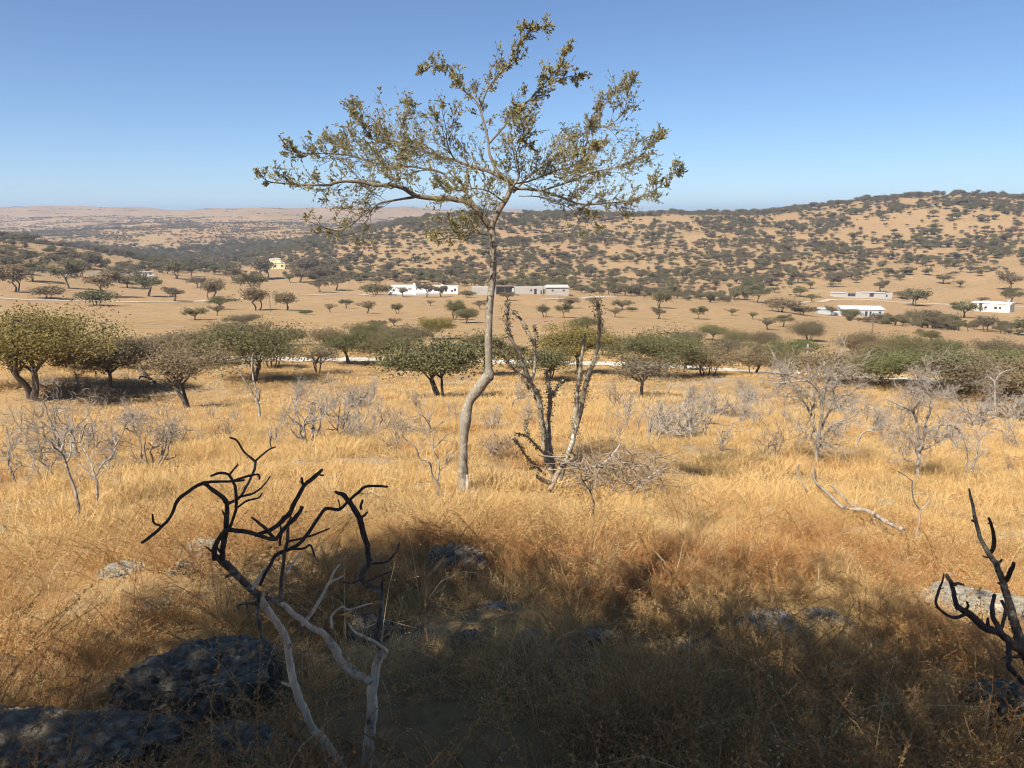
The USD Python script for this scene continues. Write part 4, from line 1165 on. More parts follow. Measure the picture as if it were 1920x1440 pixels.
foot = hit(869, 925)[0]
hero = thing("tall_tree", "tall slender tree with crooked pale trunk and airy spreading crown, tallest in the picture", "tree", foot)
trunk = [(870, 940), (870, 927), (869, 870), (869, 828), (872, 787), (879, 755), (893, 735), (907, 715), (917, 703), (917, 690), (916, 650), (917, 610), (918, 575), (924, 517), (925, 483), (924, 450), (920, 425)]
tw = [30, 24, 18, 17, 20, 21, 22, 21, 21, 16, 14.5, 14, 14, 13, 12.5, 13, 14]
T = Tubes()
p, r_ = smooth_path(lift(trunk, [0, 0.05, -0.05, 0.0]), np.array(tw) * MPP / 2, 9, 0.05, rng)
T.add(p, r_, 16, tip=False, rough=0.025)
tr_prim = part(hero, "trunk", T.mesh(), "hero_bark", smooth=True, base=foot)
# pruning scar at the kink and the strip of bare wood at the foot
sc = rock_mesh(77, (0.034, 0.03, 0.05), 3, 0.4)
part(tr_prim, "knot", (sc[0] + at(921, 706, D0 - 0.06), sc[1]), "dark_bark", smooth=True, base=foot)
T = Tubes()
T.add(*smooth_path(lift([(875.5, 890), (876.5, 905), (875, 922)], -0.045), [0.008, 0.022, 0.014], 4), 6)
part(tr_prim, "bare_strip", T.mesh(), "bare_wood", smooth=True, base=foot)

LIMBS = [  # crop pixels, start and end diameter in crop pixels, depth offsets along the limb, leafiness
    ([(1068, 950), (1045, 920), (1010, 870), (960, 842), (900, 830), (830, 828), (760, 820), (720, 795), (660, 775), (590, 775), (510, 760), (440, 760), (390, 775), (330, 775), (230, 770), (150, 762), (118, 745)], 30, 4, [0, -0.1, -0.5, -0.8], 0.65),
    ([(750, 825), (690, 835), (610, 850), (570, 880), (530, 905), (490, 940), (440, 965), (380, 955), (320, 930)], 12, 3, [-0.15, -0.5, -0.9], 0.55),
    ([(1070, 960), (1100, 890), (1135, 840), (1155, 790), (1150, 755), (1115, 740), (1060, 715), (990, 695), (920, 670), (850, 650), (780, 630), (700, 600), (600, 560), (520, 500), (500, 440)], 28, 3, [0, 0.05, 0.25, 0.5, 0.8], 1.0),
    ([(1150, 757), (1100, 715), (1072, 660), (1065, 630), (1060, 580), (1040, 500), (1020, 440), (1000, 410), (960, 380), (900, 300), (840, 270), (790, 300)], 17, 3, [0, 0.1, 0.2, 0.5], 0.75),
    ([(1065, 600), (1110, 550), (1160, 490), (1220, 430), (1280, 370), (1330, 310), (1368, 260), (1390, 215)], 11, 3, [0.1, 0.3, 0.6], 0.8),
    ([(1030, 450), (1060, 370), (1110, 310), (1150, 270), (1180, 205), (1210, 165), (1250, 118), (1285, 110)], 9, 2.5, [0.15, 0, -0.3], 0.9),
    ([(1280, 370), (1340, 345), (1400, 320), (1450, 320)], 6, 2, [0.4, 0.8], 0.8),
    ([(1155, 785), (1200, 790), (1280, 800), (1380, 830), (1450, 855), (1560, 850), (1650, 840), (1750, 800), (1850, 720)], 16, 3, [0, -0.2, -0.5], 0.9),
    ([(1165, 805), (1230, 740), (1300, 690), (1380, 630), (1450, 570), (1520, 500), (1560, 420)], 14, 3, [0, 0.3, 0.7], 1.0),
    ([(1500, 525), (1560, 530), (1620, 480), (1640, 430), (1648, 350)], 6, 2, [0.6, 0.3], 0.9),
    ([(1285, 800), (1400, 760), (1500, 720), (1600, 700), (1700, 650), (1770, 570)], 10, 3, [-0.1, 0.3, 0.5], 1.0),
    ([(1190, 820), (1280, 825), (1380, 860), (1450, 905), (1500, 945)], 6, 2, [-0.1, -0.6], 0.4),
    ([(1060, 985), (1010, 975), (940, 972), (850, 975)], 5, 2, [0, -0.5], 0.8),
    ([(1010, 870), (980, 820), (920, 770), (860, 720), (760, 700), (620, 690), (480, 650), (300, 640), (230, 640)], 14, 3, [0, 0.2, 0.1, -0.3], 1.0),
    ([(920, 670), (890, 600), (885, 540), (870, 470)], 7, 2, [0.3, 0.1], 0.9),
    ([(700, 600), (670, 540), (690, 490), (740, 450)], 6, 2, [0.6, 0.9], 0.8),
    ([(1135, 850), (1060, 800), (1000, 790), (930, 800), (860, 790)], 9, 2, [0, -0.6, -1.1], 0.9),
    ([(1150, 800), (1190, 740), (1180, 640), (1210, 560), (1190, 480)], 9, 2, [0, -0.5, -1.0], 0.9),
    ([(1150, 770), (1230, 760), (1330, 720), (1420, 690), (1500, 620)], 9, 2, [0, -0.6, -1.1], 1.0),
    ([(1060, 940), (1040, 930), (1035, 900), (1000, 905)], 6, 2, [0, -0.2], 1.0),
    ([(860, 650), (760, 590), (640, 600), (480, 590), (380, 600)], 8, 2, [0.3, 0.9, 1.2], 1.0),
]
cw = 0.448 * MPP
BR, TW = Tubes(), Tubes()
lp, ld = [], []


def twig(p0, d, L, r0, level):
    n = 4
    pts, dd = [p0], d
    for k in range(n):
        dd = unit(dd + rng.normal(0, 0.16, 3) + [0, 0, 0.05])
        pts.append(pts[-1] + dd * L / n)
    pts = np.array(pts)
    TW.add(pts, np.linspace(r0, r0 * 0.45, n + 1), 3)
    if level == 0:
        for s in range(int(rng.integers(4, 8))):
            t = rng.uniform(0.2, 1.0) * n
            i0 = min(int(t), n - 1)
            q = pts[i0] + (pts[i0 + 1] - pts[i0]) * (t - i0)
            tdir = unit(pts[i0 + 1] - pts[i0])
            sd = unit(np.cross(tdir, rng.normal(size=3)))
            twig(q, unit(tdir * 0.75 + sd * 0.65 + [0, 0, 0.12]), L * rng.uniform(0.3, 0.55), 0.0022, 1)
    count = int(rng.integers(3, 7)) if level == 0 else int(rng.integers(3, 8))
    for s in range(count):
        t = (rng.uniform(0.35, 1.0) if level == 0 else rng.uniform(0.1, 1.0)) * n
        i0 = min(int(t), n - 1)
        lp.append(pts[i0] + (pts[i0 + 1] - pts[i0]) * (t - i0))
        ld.append(unit(rng.normal(size=3)) + unit(pts[i0 + 1] - pts[i0]) * 0.7 + [0, 0, 0.1])


for li, (pts, w0, w1, dz, lf) in enumerate(LIMBS):
    c2 = crop1(pts)
    P3d, R3d = smooth_path(lift(c2, dz), np.linspace(w0 * 0.9, w1 * 0.8, len(c2)) * cw / 2, 5, 0.12, rng)
    BR.add(P3d, np.maximum(R3d, 0.004), 7)
    seglen = np.linalg.norm(np.diff(P3d, axis=0), axis=1)
    cum = np.concatenate([[0], np.cumsum(seglen)])
    s = cum[-1] * (0.30 if w0 > 12 else 0.15)
    while s < cum[-1]:
        i0 = min(np.searchsorted(cum, s) - 1, len(P3d) - 2)
        i0 = max(i0, 0)
        q = P3d[i0] + (P3d[i0 + 1] - P3d[i0]) * ((s - cum[i0]) / (seglen[i0] + 1e-9))
        td = unit(P3d[i0 + 1] - P3d[i0])
        sd = unit(np.cross(td, rng.normal(size=3)))
        end = s / cum[-1]
        L = rng.uniform(0.22, 0.6) * (1.15 - 0.8 * end) * (0.58 if li in (3, 4, 5, 6) else 0.95)
        if li in (3, 4, 5, 6) and rng.uniform() < 0.15:
            L *= 0.5
        if rng.uniform() < lf:
            twig(q, unit(td * 0.7 + sd * 0.7 + [0, 0, 0.16]), L, 0.0036, 0)
        s += rng.uniform(0.018, 0.037)
    twig(P3d[-1], unit(P3d[-1] - P3d[-3]), 0.09, 0.003, 0)
part(hero, "branches", BR.mesh(), "hero_branch", smooth=True, base=foot)
part(hero, "twigs", TW.mesh(), "hero_branch", kind="stuff", base=foot)
lp, ld = np.array(lp), np.array(ld)
part(hero, "leaves", leaves(lp, ld, rng.uniform(0.024, 0.048, len(lp)), rng.uniform(0.012, 0.022, len(lp)), rng), "hero_leaf", kind="stuff", base=foot)


# ------------------------------------------------------------------ traced dead trees
def traced(t, groups, base):
    """groups: (part name, look, [(points in photograph px, diameters in px, depth or depths)]), sides"""
    for nm, mat, lines, sides in groups:
        tb = Tubes()
        for pts, w_, dep in lines:
            pts = np.asarray(pts, float)
            dd = np.interp(np.linspace(0, 1, len(pts)), np.linspace(0, 1, np.size(dep)), np.atleast_1d(dep))
            wd = np.interp(np.linspace(0, 1, len(pts)), np.linspace(0, 1, np.size(w_)), np.atleast_1d(w_))
            p, r = smooth_path(at(pts[:, 0], pts[:, 1], dd), wd * dd / FPX / 2, 11, 0.15, rng)
            tb.add(p, r, sides + 3, rough=0.07, seed=int(pts[0][0]))
            for q in range(int(rng.integers(0, 3)) if len(p) > 8 else 0):
                k = int(rng.integers(2, len(p) - 2))
                sd = unit(np.cross(p[k + 1] - p[k], rng.normal(size=3)) + (p[k + 1] - p[k]) * 0.6)
                tb.add([p[k], p[k] + sd * r[k] * 1.5, p[k] + (sd + [0, 0, 0.25]) * r[k] * rng.uniform(2.2, 4.0)], [r[k] * 0.55, r[k] * 0.5, r[k] * 0.3], 6)
        part(t, nm, tb.mesh(), mat, smooth=True, base=base)


def c2(*pts):          # crop [200, 800, 840, 1440] shown at 2.25
    return [(200 + x / 2.25, 800 + y / 2.25) for x, y in pts]


F1 = 1 / 2.25
D1 = 2.95
base = at(690, 1470, D1)
base[2] = float(ground(base[0], base[1]))
t = thing("dark_tipped_dead_tree", "leafless dead tree in front with pale stems and shade painted into black tips", "dead tree", base)  # black upper limbs: shade put into their bark colour
traced(t, [
    ("stem", "dead_bark", [(c2((1080, 1600), (1095, 1440), (1110, 1300), (1120, 1180), (1125, 1090), (1140, 1000), (1168, 940)), np.array([58, 52, 48, 44, 42, 38, 36]) * F1, [D1, D1 + 0.08])], 10),
    ("stem", "dead_bark", [(c2((1060, 1560), (985, 1430), (930, 1350), (870, 1270), (830, 1180), (790, 1090), (770, 980), (755, 900), (720, 830), (680, 770), (645, 715)), np.array([44, 42, 42, 38, 36, 34, 32, 32, 34, 36]) * F1, [D1 - 0.05, D1 - 0.15])], 10),
    ("limb", "dead_bark", [(c2((1120, 1080), (1050, 1040), (1000, 1000), (960, 930), (920, 875), (860, 840), (800, 800), (750, 755), (720, 735)), np.array([38, 36, 36, 34, 30, 26, 24, 22, 20]) * F1, [D1 + 0.04, D1 + 0.0, D1 - 0.1])], 9),
    ("limb", "dead_bark", [(c2((820, 840), (870, 780), (910, 710), (940, 660), (1000, 630)), np.array([18, 16, 14, 8]) * F1, [D1 - 0.05, D1 + 0.2])], 7),
    ("branch", "dead_bark", [(c2((940, 660), (960, 610), (985, 580)), np.array([10, 6]) * F1, [D1 + 0.12, D1 + 0.18]), (c2((950, 850), (950, 800), (990, 760), (1020, 772), (1080, 755), (1120, 745)), np.array([13, 9, 6]) * F1, [D1, D1 + 0.1]),
                             (c2((1180, 950), (1140, 915), (1080, 885), (1040, 860), (1020, 830)), np.array([20, 16, 12, 9]) * F1, [D1 + 0.06, D1 - 0.1])], 7),
    ("limb", "mixed_bark", [(c2((1165, 945), (1140, 900), (1145, 850), (1155, 780), (1160, 720), (1150, 690), (1090, 660), (1075, 630), (1110, 570)), np.array([36, 30, 26, 22, 18, 18, 22, 24, 28]) * F1, [D1 + 0.08, D1 + 0.12, D1 + 0.25])], 9),
    ("limb", "mixed_bark", [(c2((645, 715), (570, 650), (520, 600), (480, 560), (455, 552)), np.array([36, 34, 34, 32, 26]) * F1, [D1 - 0.15, D1 - 0.3])], 9),
    ("limb", "mixed_bark", [(c2((735, 735), (740, 640), (750, 550), (762, 480), (765, 400)), np.array([22, 20, 18, 14, 12]) * F1, [D1 - 0.1, D1 - 0.05])], 8),
    ("branch", "shaded_bark", [(c2((1110, 570), (1095, 490), (1070, 400), (1040, 340), (1000, 290), (965, 275)), np.array([28, 26, 26, 24, 20, 12]) * F1, [D1 + 0.25, D1 + 0.35]), (c2((1070, 390), (1085, 375), (1100, 360)), [6, 4], D1 + 0.31), (c2((1075, 350), (1072, 330), (1080, 310)), [5, 4], D1 + 0.33)], 8),
    ("branch", "shaded_bark", [(c2((1110, 580), (1180, 570), (1220, 530), (1235, 490)), np.array([12, 10, 6]) * F1, [D1 + 0.25, D1 + 0.45]), (c2((1085, 660), (1130, 640), (1200, 610)), np.array([10, 6]) * F1, [D1 + 0.22, D1 + 0.4]), (c2((1075, 640), (1040, 660), (1000, 655)), np.array([10, 7]) * F1, [D1 + 0.2, D1 + 0.05]), (c2((1158, 720), (1162, 680), (1165, 645)), np.array([13, 8]) * F1, D1 + 0.14)], 6),
    ("branch", "shaded_bark", [(c2((490, 560), (495, 480), (505, 400), (510, 325)), np.array([26, 24, 24, 22]) * F1, [D1 - 0.28, D1 - 0.3])], 9),
    ("branch", "shaded_bark", [(c2((510, 325), (490, 300), (450, 270), (405, 240), (350, 270), (300, 310), (275, 370), (240, 415), (190, 460), (148, 490)), np.array([22, 20, 19, 18, 16, 16, 15, 14, 13, 12]) * F1, [D1 - 0.3, D1 - 0.45, D1 - 0.6])], 8),
    ("twig", "shaded_bark", [(c2((232, 422), (200, 405), (193, 370)), np.array([11, 8]) * F1, D1 - 0.53)], 6),
    ("branch", "shaded_bark", [(c2((405, 237), (450, 232), (530, 230), (580, 225)), np.array([14, 11, 9]) * F1, [D1 - 0.42, D1 - 0.3]), (c2((530, 228), (590, 210), (640, 202), (645, 220)), np.array([10, 9]) * F1, [D1 - 0.34, D1 - 0.25])], 7),
    ("branch", "shaded_bark", [(c2((440, 208), (480, 196), (520, 207), (545, 270), (545, 340), (530, 400), (515, 435)), np.array([12, 12, 12, 13, 13, 13, 14]) * F1, [D1 - 0.5, D1 - 0.4, D1 - 0.3]), (c2((520, 200), (545, 170), (555, 160)), np.array([9, 6]) * F1, D1 - 0.42)], 7),
    ("branch", "mixed_bark", [(c2((510, 325), (560, 300), (590, 250), (620, 190), (628, 145)), np.array([14, 13, 12, 11, 11]) * F1, [D1 - 0.3, D1 - 0.1]), (c2((628, 145), (680, 100), (712, 85)), np.array([9, 6]) * F1, [D1 - 0.1, D1 - 0.02]), (c2((626, 147), (580, 105), (550, 60), (520, 45)), np.array([10, 9, 8]) * F1, [D1 - 0.1, D1 - 0.15]), (c2((694, 90), (690, 65), (695, 40)), np.array([6, 5]) * F1, D1 - 0.05)], 7),
    ("twig", "shaded_bark", [(c2((560, 297), (620, 280), (660, 250), (690, 210)), np.array([11, 9, 6]) * F1, [D1 - 0.26, D1 - 0.1]), (c2((545, 345), (590, 315), (640, 300), (656, 280)), np.array([10, 9, 6]) * F1, [D1 - 0.32, D1 - 0.2])], 6),
    ("branch", "shaded_bark", [(c2((455, 560), (458, 510), (480, 460), (515, 437), (560, 440), (620, 450), (680, 470), (712, 475)), np.array([22, 21, 20, 20, 20, 19, 18, 18]) * F1, [D1 - 0.3, D1 - 0.35, D1 - 0.2])], 8),
    ("branch", "shaded_bark", [(c2((630, 455), (700, 430), (760, 380), (800, 310), (835, 250), (880, 210), (908, 182)), np.array([15, 20, 20, 20, 18, 17, 14]) * F1, [D1 - 0.25, D1 - 0.1, D1 + 0.1]), (c2((833, 252), (825, 235), (823, 215)), np.array([13, 9]) * F1, D1 + 0.02), (c2((893, 198), (905, 205), (915, 203)), np.array([9, 7]) * F1, D1 + 0.08)], 8),
    ("branch", "shaded_bark", [(c2((715, 475), (755, 425), (800, 380), (826, 340)), np.array([16, 18, 18, 14]) * F1, [D1 - 0.2, D1 - 0.05]), (c2((710, 475), (670, 430), (640, 405), (612, 383)), np.array([14, 14, 10]) * F1, [D1 - 0.2, D1 - 0.3]), (c2((740, 380), (765, 372), (780, 385)), np.array([10, 8]) * F1, D1 - 0.12)], 7),
    ("branch", "shaded_bark", [(c2((645, 670), (690, 580), (720, 540), (800, 505), (850, 450), (890, 390), (925, 345), (980, 350), (1020, 315), (1060, 280), (1090, 255), (1140, 250), (1185, 253)), np.array([14, 16, 18, 18, 18, 16, 14, 14, 13, 13, 12, 11, 10]) * F1, [D1 - 0.16, D1, D1 + 0.15, D1 + 0.2])], 8),
    ("twig", "shaded_bark", [(c2((755, 520), (830, 512), (858, 500), (870, 520), (878, 548)), np.array([11, 10, 7]) * F1, [D1 - 0.05, D1 - 0.15]), (c2((770, 485), (860, 460), (940, 430)), np.array([11, 7]) * F1, [D1 - 0.05, D1 + 0.1]), (c2((985, 345), (980, 320), (975, 305)), np.array([7, 5]) * F1, D1 + 0.17), (c2((730, 500), (735, 440), (728, 400)), np.array([12, 8]) * F1, [D1, D1 - 0.1])], 6),
    ("branch", "mixed_bark", [(c2((641, 700), (635, 780), (650, 870), (680, 950), (710, 1000), (706, 1052)), np.array([20, 18, 15, 12, 10, 7]) * F1, [D1 - 0.16, D1 - 0.3]), (c2((640, 752), (590, 745), (558, 755), (555, 772)), np.array([14, 11, 9]) * F1, [D1 - 0.2, D1 - 0.3]), (c2((590, 748), (600, 775), (606, 803)), np.array([9, 6]) * F1, D1 - 0.27), (c2((645, 715), (690, 727), (735, 735)), np.array([20, 18]) * F1, [D1 - 0.15, D1 - 0.1])], 7),
    ("branch", "dead_bark", [(c2((610, 690), (640, 640), (684, 590)), np.array([14, 16]) * F1, [D1 - 0.18, D1 - 0.1]), (c2((750, 620), (790, 570), (820, 530)), np.array([12, 8]) * F1, [D1 - 0.08, D1 + 0.1])], 7)], base)


def c4(*pts):          # crop [1280, 960, 1920, 1440] shown at 3
    return [(1280 + x / 3, 960 + y / 3) for x, y in pts]


F3 = 1 / 3
D2 = 3.3
base = at(1960, 1330, D2)
base[2] = float(ground(base[0], base[1]))
t = thing("dark_shrub", "dark forked dead shrub leaning in from the right edge", "dead shrub", base)  # most limbs wear the near-black bark
traced(t, [
    ("stem", "mixed_bark", [([(1975, 1420), (1955, 1330), (1930, 1245)], [26, 24, 22], [D2, D2])], 9),
    ("limb", "shaded_bark", [([(1932, 1250)] + c4((1915, 800), (1850, 740), (1790, 690), (1700, 650), (1640, 600), (1590, 560), (1540, 540)), np.array([60, 58, 54, 50, 46, 44, 40, 26]) * F3, [D2, D2 - 0.15])], 9),
    ("branch", "shaded_bark", [(c4((1575, 555), (1540, 520), (1525, 470), (1510, 400), (1485, 352)), np.array([34, 30, 28, 26, 22]) * F3, [D2 - 0.13, D2 - 0.05]), (c4((1515, 410), (1545, 402), (1580, 408)), np.array([20, 14]) * F3, D2 - 0.08), (c4((1590, 560), (1605, 530), (1600, 505)), np.array([18, 14]) * F3, D2 - 0.13)], 8),
    ("branch", "shaded_bark", [(c4((1590, 575), (1520, 592), (1460, 562), (1425, 510), (1440, 440), (1462, 390), (1470, 345)), np.array([22, 20, 18, 16, 14, 10, 6]) * F3, [D2 - 0.14, D2 - 0.3, D2 - 0.2])], 7),
    ("branch", "shaded_bark", [(c4((1800, 690), (1760, 620), (1740, 540), (1755, 465)), np.array([34, 32, 28, 22]) * F3, [D2 - 0.08, D2 + 0.05]), (c4((1790, 660), (1815, 560), (1795, 500)), np.array([24, 20]) * F3, [D2 - 0.06, D2 + 0.1])], 7),
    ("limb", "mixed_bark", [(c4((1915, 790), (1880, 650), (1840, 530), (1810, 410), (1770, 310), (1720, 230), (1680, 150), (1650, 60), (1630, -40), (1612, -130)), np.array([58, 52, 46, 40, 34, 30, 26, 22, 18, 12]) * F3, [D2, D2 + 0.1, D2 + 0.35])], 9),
    ("branch", "shaded_bark", [(c4((1724, 240), (1750, 180), (1742, 90), (1722, 35)), np.array([24, 22, 18, 14]) * F3, [D2 + 0.18, D2 + 0.05]), (c4((1806, 405), (1840, 340), (1862, 288)), np.array([28, 26, 20]) * F3, [D2 + 0.1, D2 - 0.05]), (c4((1650, 60), (1625, 45)), np.array([14, 10]) * F3, D2 + 0.25), (c4((1800, 405), (1775, 400)), np.array([20, 14]) * F3, D2 + 0.1)], 7),
    ("branch", "shaded_bark", [(c4((1830, 730), (1840, 800), (1830, 860), (1880, 920), (1930, 975)), np.array([32, 30, 30, 30, 28]) * F3, [D2 - 0.1, D2 - 0.2])], 7)], base)


def c6(*pts):          # crop [640, 680, 1280, 1160] shown at 3
    return [(640 + x / 3, 680 + y / 3) for x, y in pts]


def c3(*pts):          # crop [640, 350, 1280, 830] shown at 3
    return [(640 + x / 3, 350 + y / 3) for x, y in pts]


def c7(*pts):          # crop [1280, 680, 1920, 1160] shown at 3
    return [(1280 + x / 3, 680 + y / 3) for x, y in pts]


def c5(*pts):          # crop [0, 680, 640, 1160] shown at 3
    return [(x / 3, 680 + y / 3) for x, y in pts]


# the shaggy multi stemmed tree right of the tall tree
base, r = hit(1040, 915)
D3 = base[1]
t = thing("shaggy_tree", "shaggy leafless many stemmed tree hung with dead leaf scraps, right of the tall tree", "tree", base)
stems = [
    ([(1040, 925), (1030, 880), (1022, 830), (1018, 800), (1012, 763), (1007, 737), (1003, 730), (993, 713), (983, 687), (973, 660), (960, 637), (952, 613), (950, 590), (953, 568)], [15, 12, 11, 9, 8, 6, 5], [D3, D3 - 0.2, D3 - 0.5]),
    ([(1040, 920), (1036, 880), (1030, 840), (1028, 793), (1032, 760), (1028, 717), (1023, 690)], [14, 12, 10, 7, 5], [D3, D3 + 0.2]),
    ([(1043, 922), (1053, 880), (1067, 847), (1077, 807), (1080, 773), (1083, 733), (1087, 700), (1092, 660), (1097, 628)], [14, 11, 9, 7, 4], [D3, D3 + 0.3]),
    ([(1077, 812), (1090, 767), (1097, 727), (1107, 693), (1117, 667), (1123, 633), (1125, 600), (1120, 563)], [10, 9, 8, 7, 5], [D3 + 0.1, D3 - 0.1]),
]
limbs = [
    ([(996, 716), (1002, 690), (1002, 650), (987, 617), (977, 600), (962, 582)], [6, 4], [D3 - 0.2, D3]),
    ([(993, 713), (977, 700), (960, 687), (946, 670), (932, 655)], [5, 2.5], [D3 - 0.25, D3 - 0.5]),
    ([(1000, 742), (985, 716), (968, 696)], [5, 3], [D3 - 0.2, D3]),
    ([(1028, 745), (1038, 738), (1050, 720), (1062, 708)], [6, 3], [D3 + 0.1, D3 + 0.3]),
    ([(1022, 890), (1004, 873), (990, 860), (973, 833), (961, 822)], [6, 2.5], [D3, D3 - 0.6]),
    ([(1020, 850), (1003, 833), (987, 817), (968, 813)], [5, 2], [D3, D3 - 0.4]),
    ([(992, 818), (986, 800), (988, 784)], [4, 2], [D3 - 0.2, D3 - 0.2]),
    ([(1097, 730), (1103, 712), (1104, 690)], [4, 3], [D3, D3 + 0.2]),
    ([(1002, 655), (1006, 630), (1002, 610)], [4, 2], [D3, D3 + 0.1]),
]
traced(t, [("stem", "mossy_bark", [q], 9) for q in stems] + [("limb", "mossy_bark", [q], 7) for q in limbs], base)
lp, ld = [], []
for pts, w_, dep in stems + limbs:
    pts = np.asarray(pts, float)
    dd = np.interp(np.linspace(0, 1, len(pts)), np.linspace(0, 1, np.size(dep)), dep)
    p, r = smooth_path(at(pts[:, 0], pts[:, 1], dd), np.interp(np.linspace(0, 1, len(pts)), np.linspace(0, 1, len(w_)), w_) * dd / FPX / 2, 8)
    n = len(p) * 7
    k = rng.integers(len(p) // 6, len(p), n)
    o = unit(rng.normal(size=(n, 3)))
    keepn = meshkit.fbm(p[k] * 5, 2, 3) > 0.42
    lp.append((p[k] + o * (r[k] * 1.05 + 0.004)[:, None])[keepn])
    ld.append((o + np.array([0, 0, -0.4]))[keepn])
for cpx, cpy, s, n in ((1122, 585, 0.06, 130), (1118, 570, 0.045, 70), (952, 600, 0.055, 110), (950, 580, 0.035, 50), (1027, 735, 0.08, 110), (1078, 800, 0.06, 70), (1097, 740, 0.05, 60)):
    c = at(cpx, cpy, D3 - 0.1)
    g = rng.normal(0, s, (n, 3)) * [0.7, 0.7, 1.5]
    lp.append(c + g)
    ld.append(unit(rng.normal(size=(n, 3)) + [0, 0, -0.3]))
lp, ld = np.vstack(lp), np.vstack(ld)
part(t, "dead_leaves", leaves(lp, ld, rng.uniform(0.015, 0.038, len(lp)), rng.uniform(0.01, 0.022, len(lp)), rng), "dead_leaf", kind="stuff", base=base)

# brush pile
base, r = hit(1160, 925)
t = thing("brush_pile", "tangled grey brush pile of dead twigs beside the shaggy tree", "brush pile", base)
tb, tb2 = Tubes(), Tubes()
for k in range(330):
    c = at(rng.uniform(1070, 1240), rng.uniform(848, 928), base[1] + rng.normal(0, 0.45))
    c[2] = max(c[2], float(ground(c[0], c[1])) + 0.02)
    d = unit(rng.normal(size=3) * [1, 0.8, 0.55])
    L = rng.uniform(0.15, 0.6)
    p = [c]
    for s in range(5):
        d = unit(d + rng.normal(0, 0.3, 3))
        p.append(p[-1] + d * L / 5)
    (tb if k % 4 else tb2).add(p, np.linspace(1, 0.5, 6) * rng.uniform(0.003, 0.009), 4)
part(t, "twigs", tb.mesh(), "twig_brown", kind="stuff", base=base)
part(t, "branches", tb2.mesh(), "twig_brown", kind="stuff", base=base)
traced(t, [("limb", "grey_bark", [(c6((1560, 860), (1600, 800), (1640, 740), (1690, 680), (1780, 610), (1880, 540)), [14, 9, 7, 5, 3], [base[1] - 0.2, base[1] + 0.3])], 7),
           ("limb", "white_bark", [(c6((1200, 540), (1290, 570), (1370, 600), (1480, 560), (1540, 500), (1570, 455)), [4, 5, 4, 3], [base[1] - 0.3, base[1] + 0.2]), (c6((1110, 520), (1180, 530), (1260, 530)), [3, 4], [base[1] - 0.4, base[1] - 0.2])], 6),
           ("limb", "twig_brown", [(c6((1100, 640), (1180, 680), (1300, 690), (1400, 640)), [8, 10, 6], [base[1] - 0.5, base[1]]), (c6((1170, 720), (1230, 600), (1300, 540)), [12, 7], [base[1] - 0.4, base[1]])], 7)], base)
base, r = hit(1135, 862)
t = thing("grass_mound", "mound of matted grey green grass behind the tangled brush pile", "grass mound", base)
n = 1600
g = unit(rng.normal(size=(n, 3)))
g[:, 2] = np.abs(g[:, 2])
ps = base + g * np.array([0.55, 0.4, 0.33])
part(t, "grass_blades", leaves(ps, np.cross(g, [0, 0, 1.0]) + rng.normal(0, 0.5, (n, 3)) + [0, 0, -0.3], rng.uniform(0.1, 0.26, n), 0.006, rng, 0.1), "drab_grass", kind="stuff", base=base)

# slim saplings and white dead trees, traced, then given procedural twigs
def traced_bare(name, label, cat, base_px, lines, bark, twig_mat, seed, twig_len=0.22, per=5, levels=2, group=None, r_tw=0.004, dens=4):
    base, r = hit(*base_px)
    dep0 = base[1]
    rg = np.random.default_rng(seed)
    t = thing(name, label, cat, base, group)
    starts = []
    for n, (pts, w_) in enumerate(lines):
        pts = np.asarray(pts, float)
        o0, o1 = (0, 0) if n == 0 else (0, rg.normal(0, 0.25) * (1 if n else 0))
        dd = np.linspace(dep0 + o0, dep0 + o1, len(pts))
        wd = np.interp(np.linspace(0, 1, len(pts)), np.linspace(0, 1, np.size(w_)), np.atleast_1d(w_))
        p, rr = smooth_path(at(pts[:, 0], pts[:, 1], dd), wd * 0.74 * dep0 / FPX / 2, 5, 0.35, rg)
        tb = Tubes()
        tb.add(p, rr, 7 if n < 2 else 6)
        part(t, "trunk" if n == 0 else "limb", tb.mesh(), bark, smooth=True, base=base)
        for q in range(per):
            k = rg.integers(len(p) // 2 if n == 0 else len(p) // 4, len(p))
            td = unit(p[min(k + 1, len(p) - 1)] - p[max(k - 1, 0)])
            sd = unit(np.cross(td, rg.normal(size=3)))
            starts.append((p[k], unit(td * 0.6 + sd * 0.8), twig_len * rg.uniform(0.5, 1.3), min(rr[k] * 0.6, r_tw * rg.uniform(0.7, 1.2)), 1))
    a, b, c = bare_bush(seed, levels=1 + levels, starts=starts, dens=dens, wander=0.32, up=0.05, rmin=r_tw * 0.55)
    part(t, "branches", b, bark, smooth=True, kind="stuff", base=base)
    part(t, "twigs", c, twig_mat, kind="stuff", base=base)
    return t


traced_bare("white_dead_tree", "white dead tree with wide twisted crown, left of two at right", "dead tree", (1529, 874), [
    (c7((750, 600), (755, 520), (762, 450)), [11, 9]), (c7((762, 455), (742, 380), (715, 280), (690, 230), (650, 205), (610, 198)), [8, 6, 4]), (c7((764, 455), (775, 350), (780, 250), (770, 180), (740, 130), (700, 100), (620, 110), (540, 115)), [9, 7, 5, 3]),
    (c7((775, 430), (800, 390), (850, 345), (910, 320), (960, 270)), [7, 5, 3]), (c7((785, 370), (815, 300), (850, 245), (880, 200), (940, 170), (1000, 135)), [7, 5, 3]), (c7((780, 250), (800, 180), (812, 100), (810, 20)), [6, 4, 2]),
    (c7((742, 380), (725, 400), (720, 430)), [3, 2]), (c7((700, 100), (640, 80), (560, 70)), [4, 2]), (c7((850, 250), (850, 160), (870, 90)), [5, 3]), (c7((715, 285), (740, 220), (735, 170)), [5, 3])],
    "white_bark", "twig_grey", 501, 0.42, 11, 2, r_tw=0.007, dens=5)
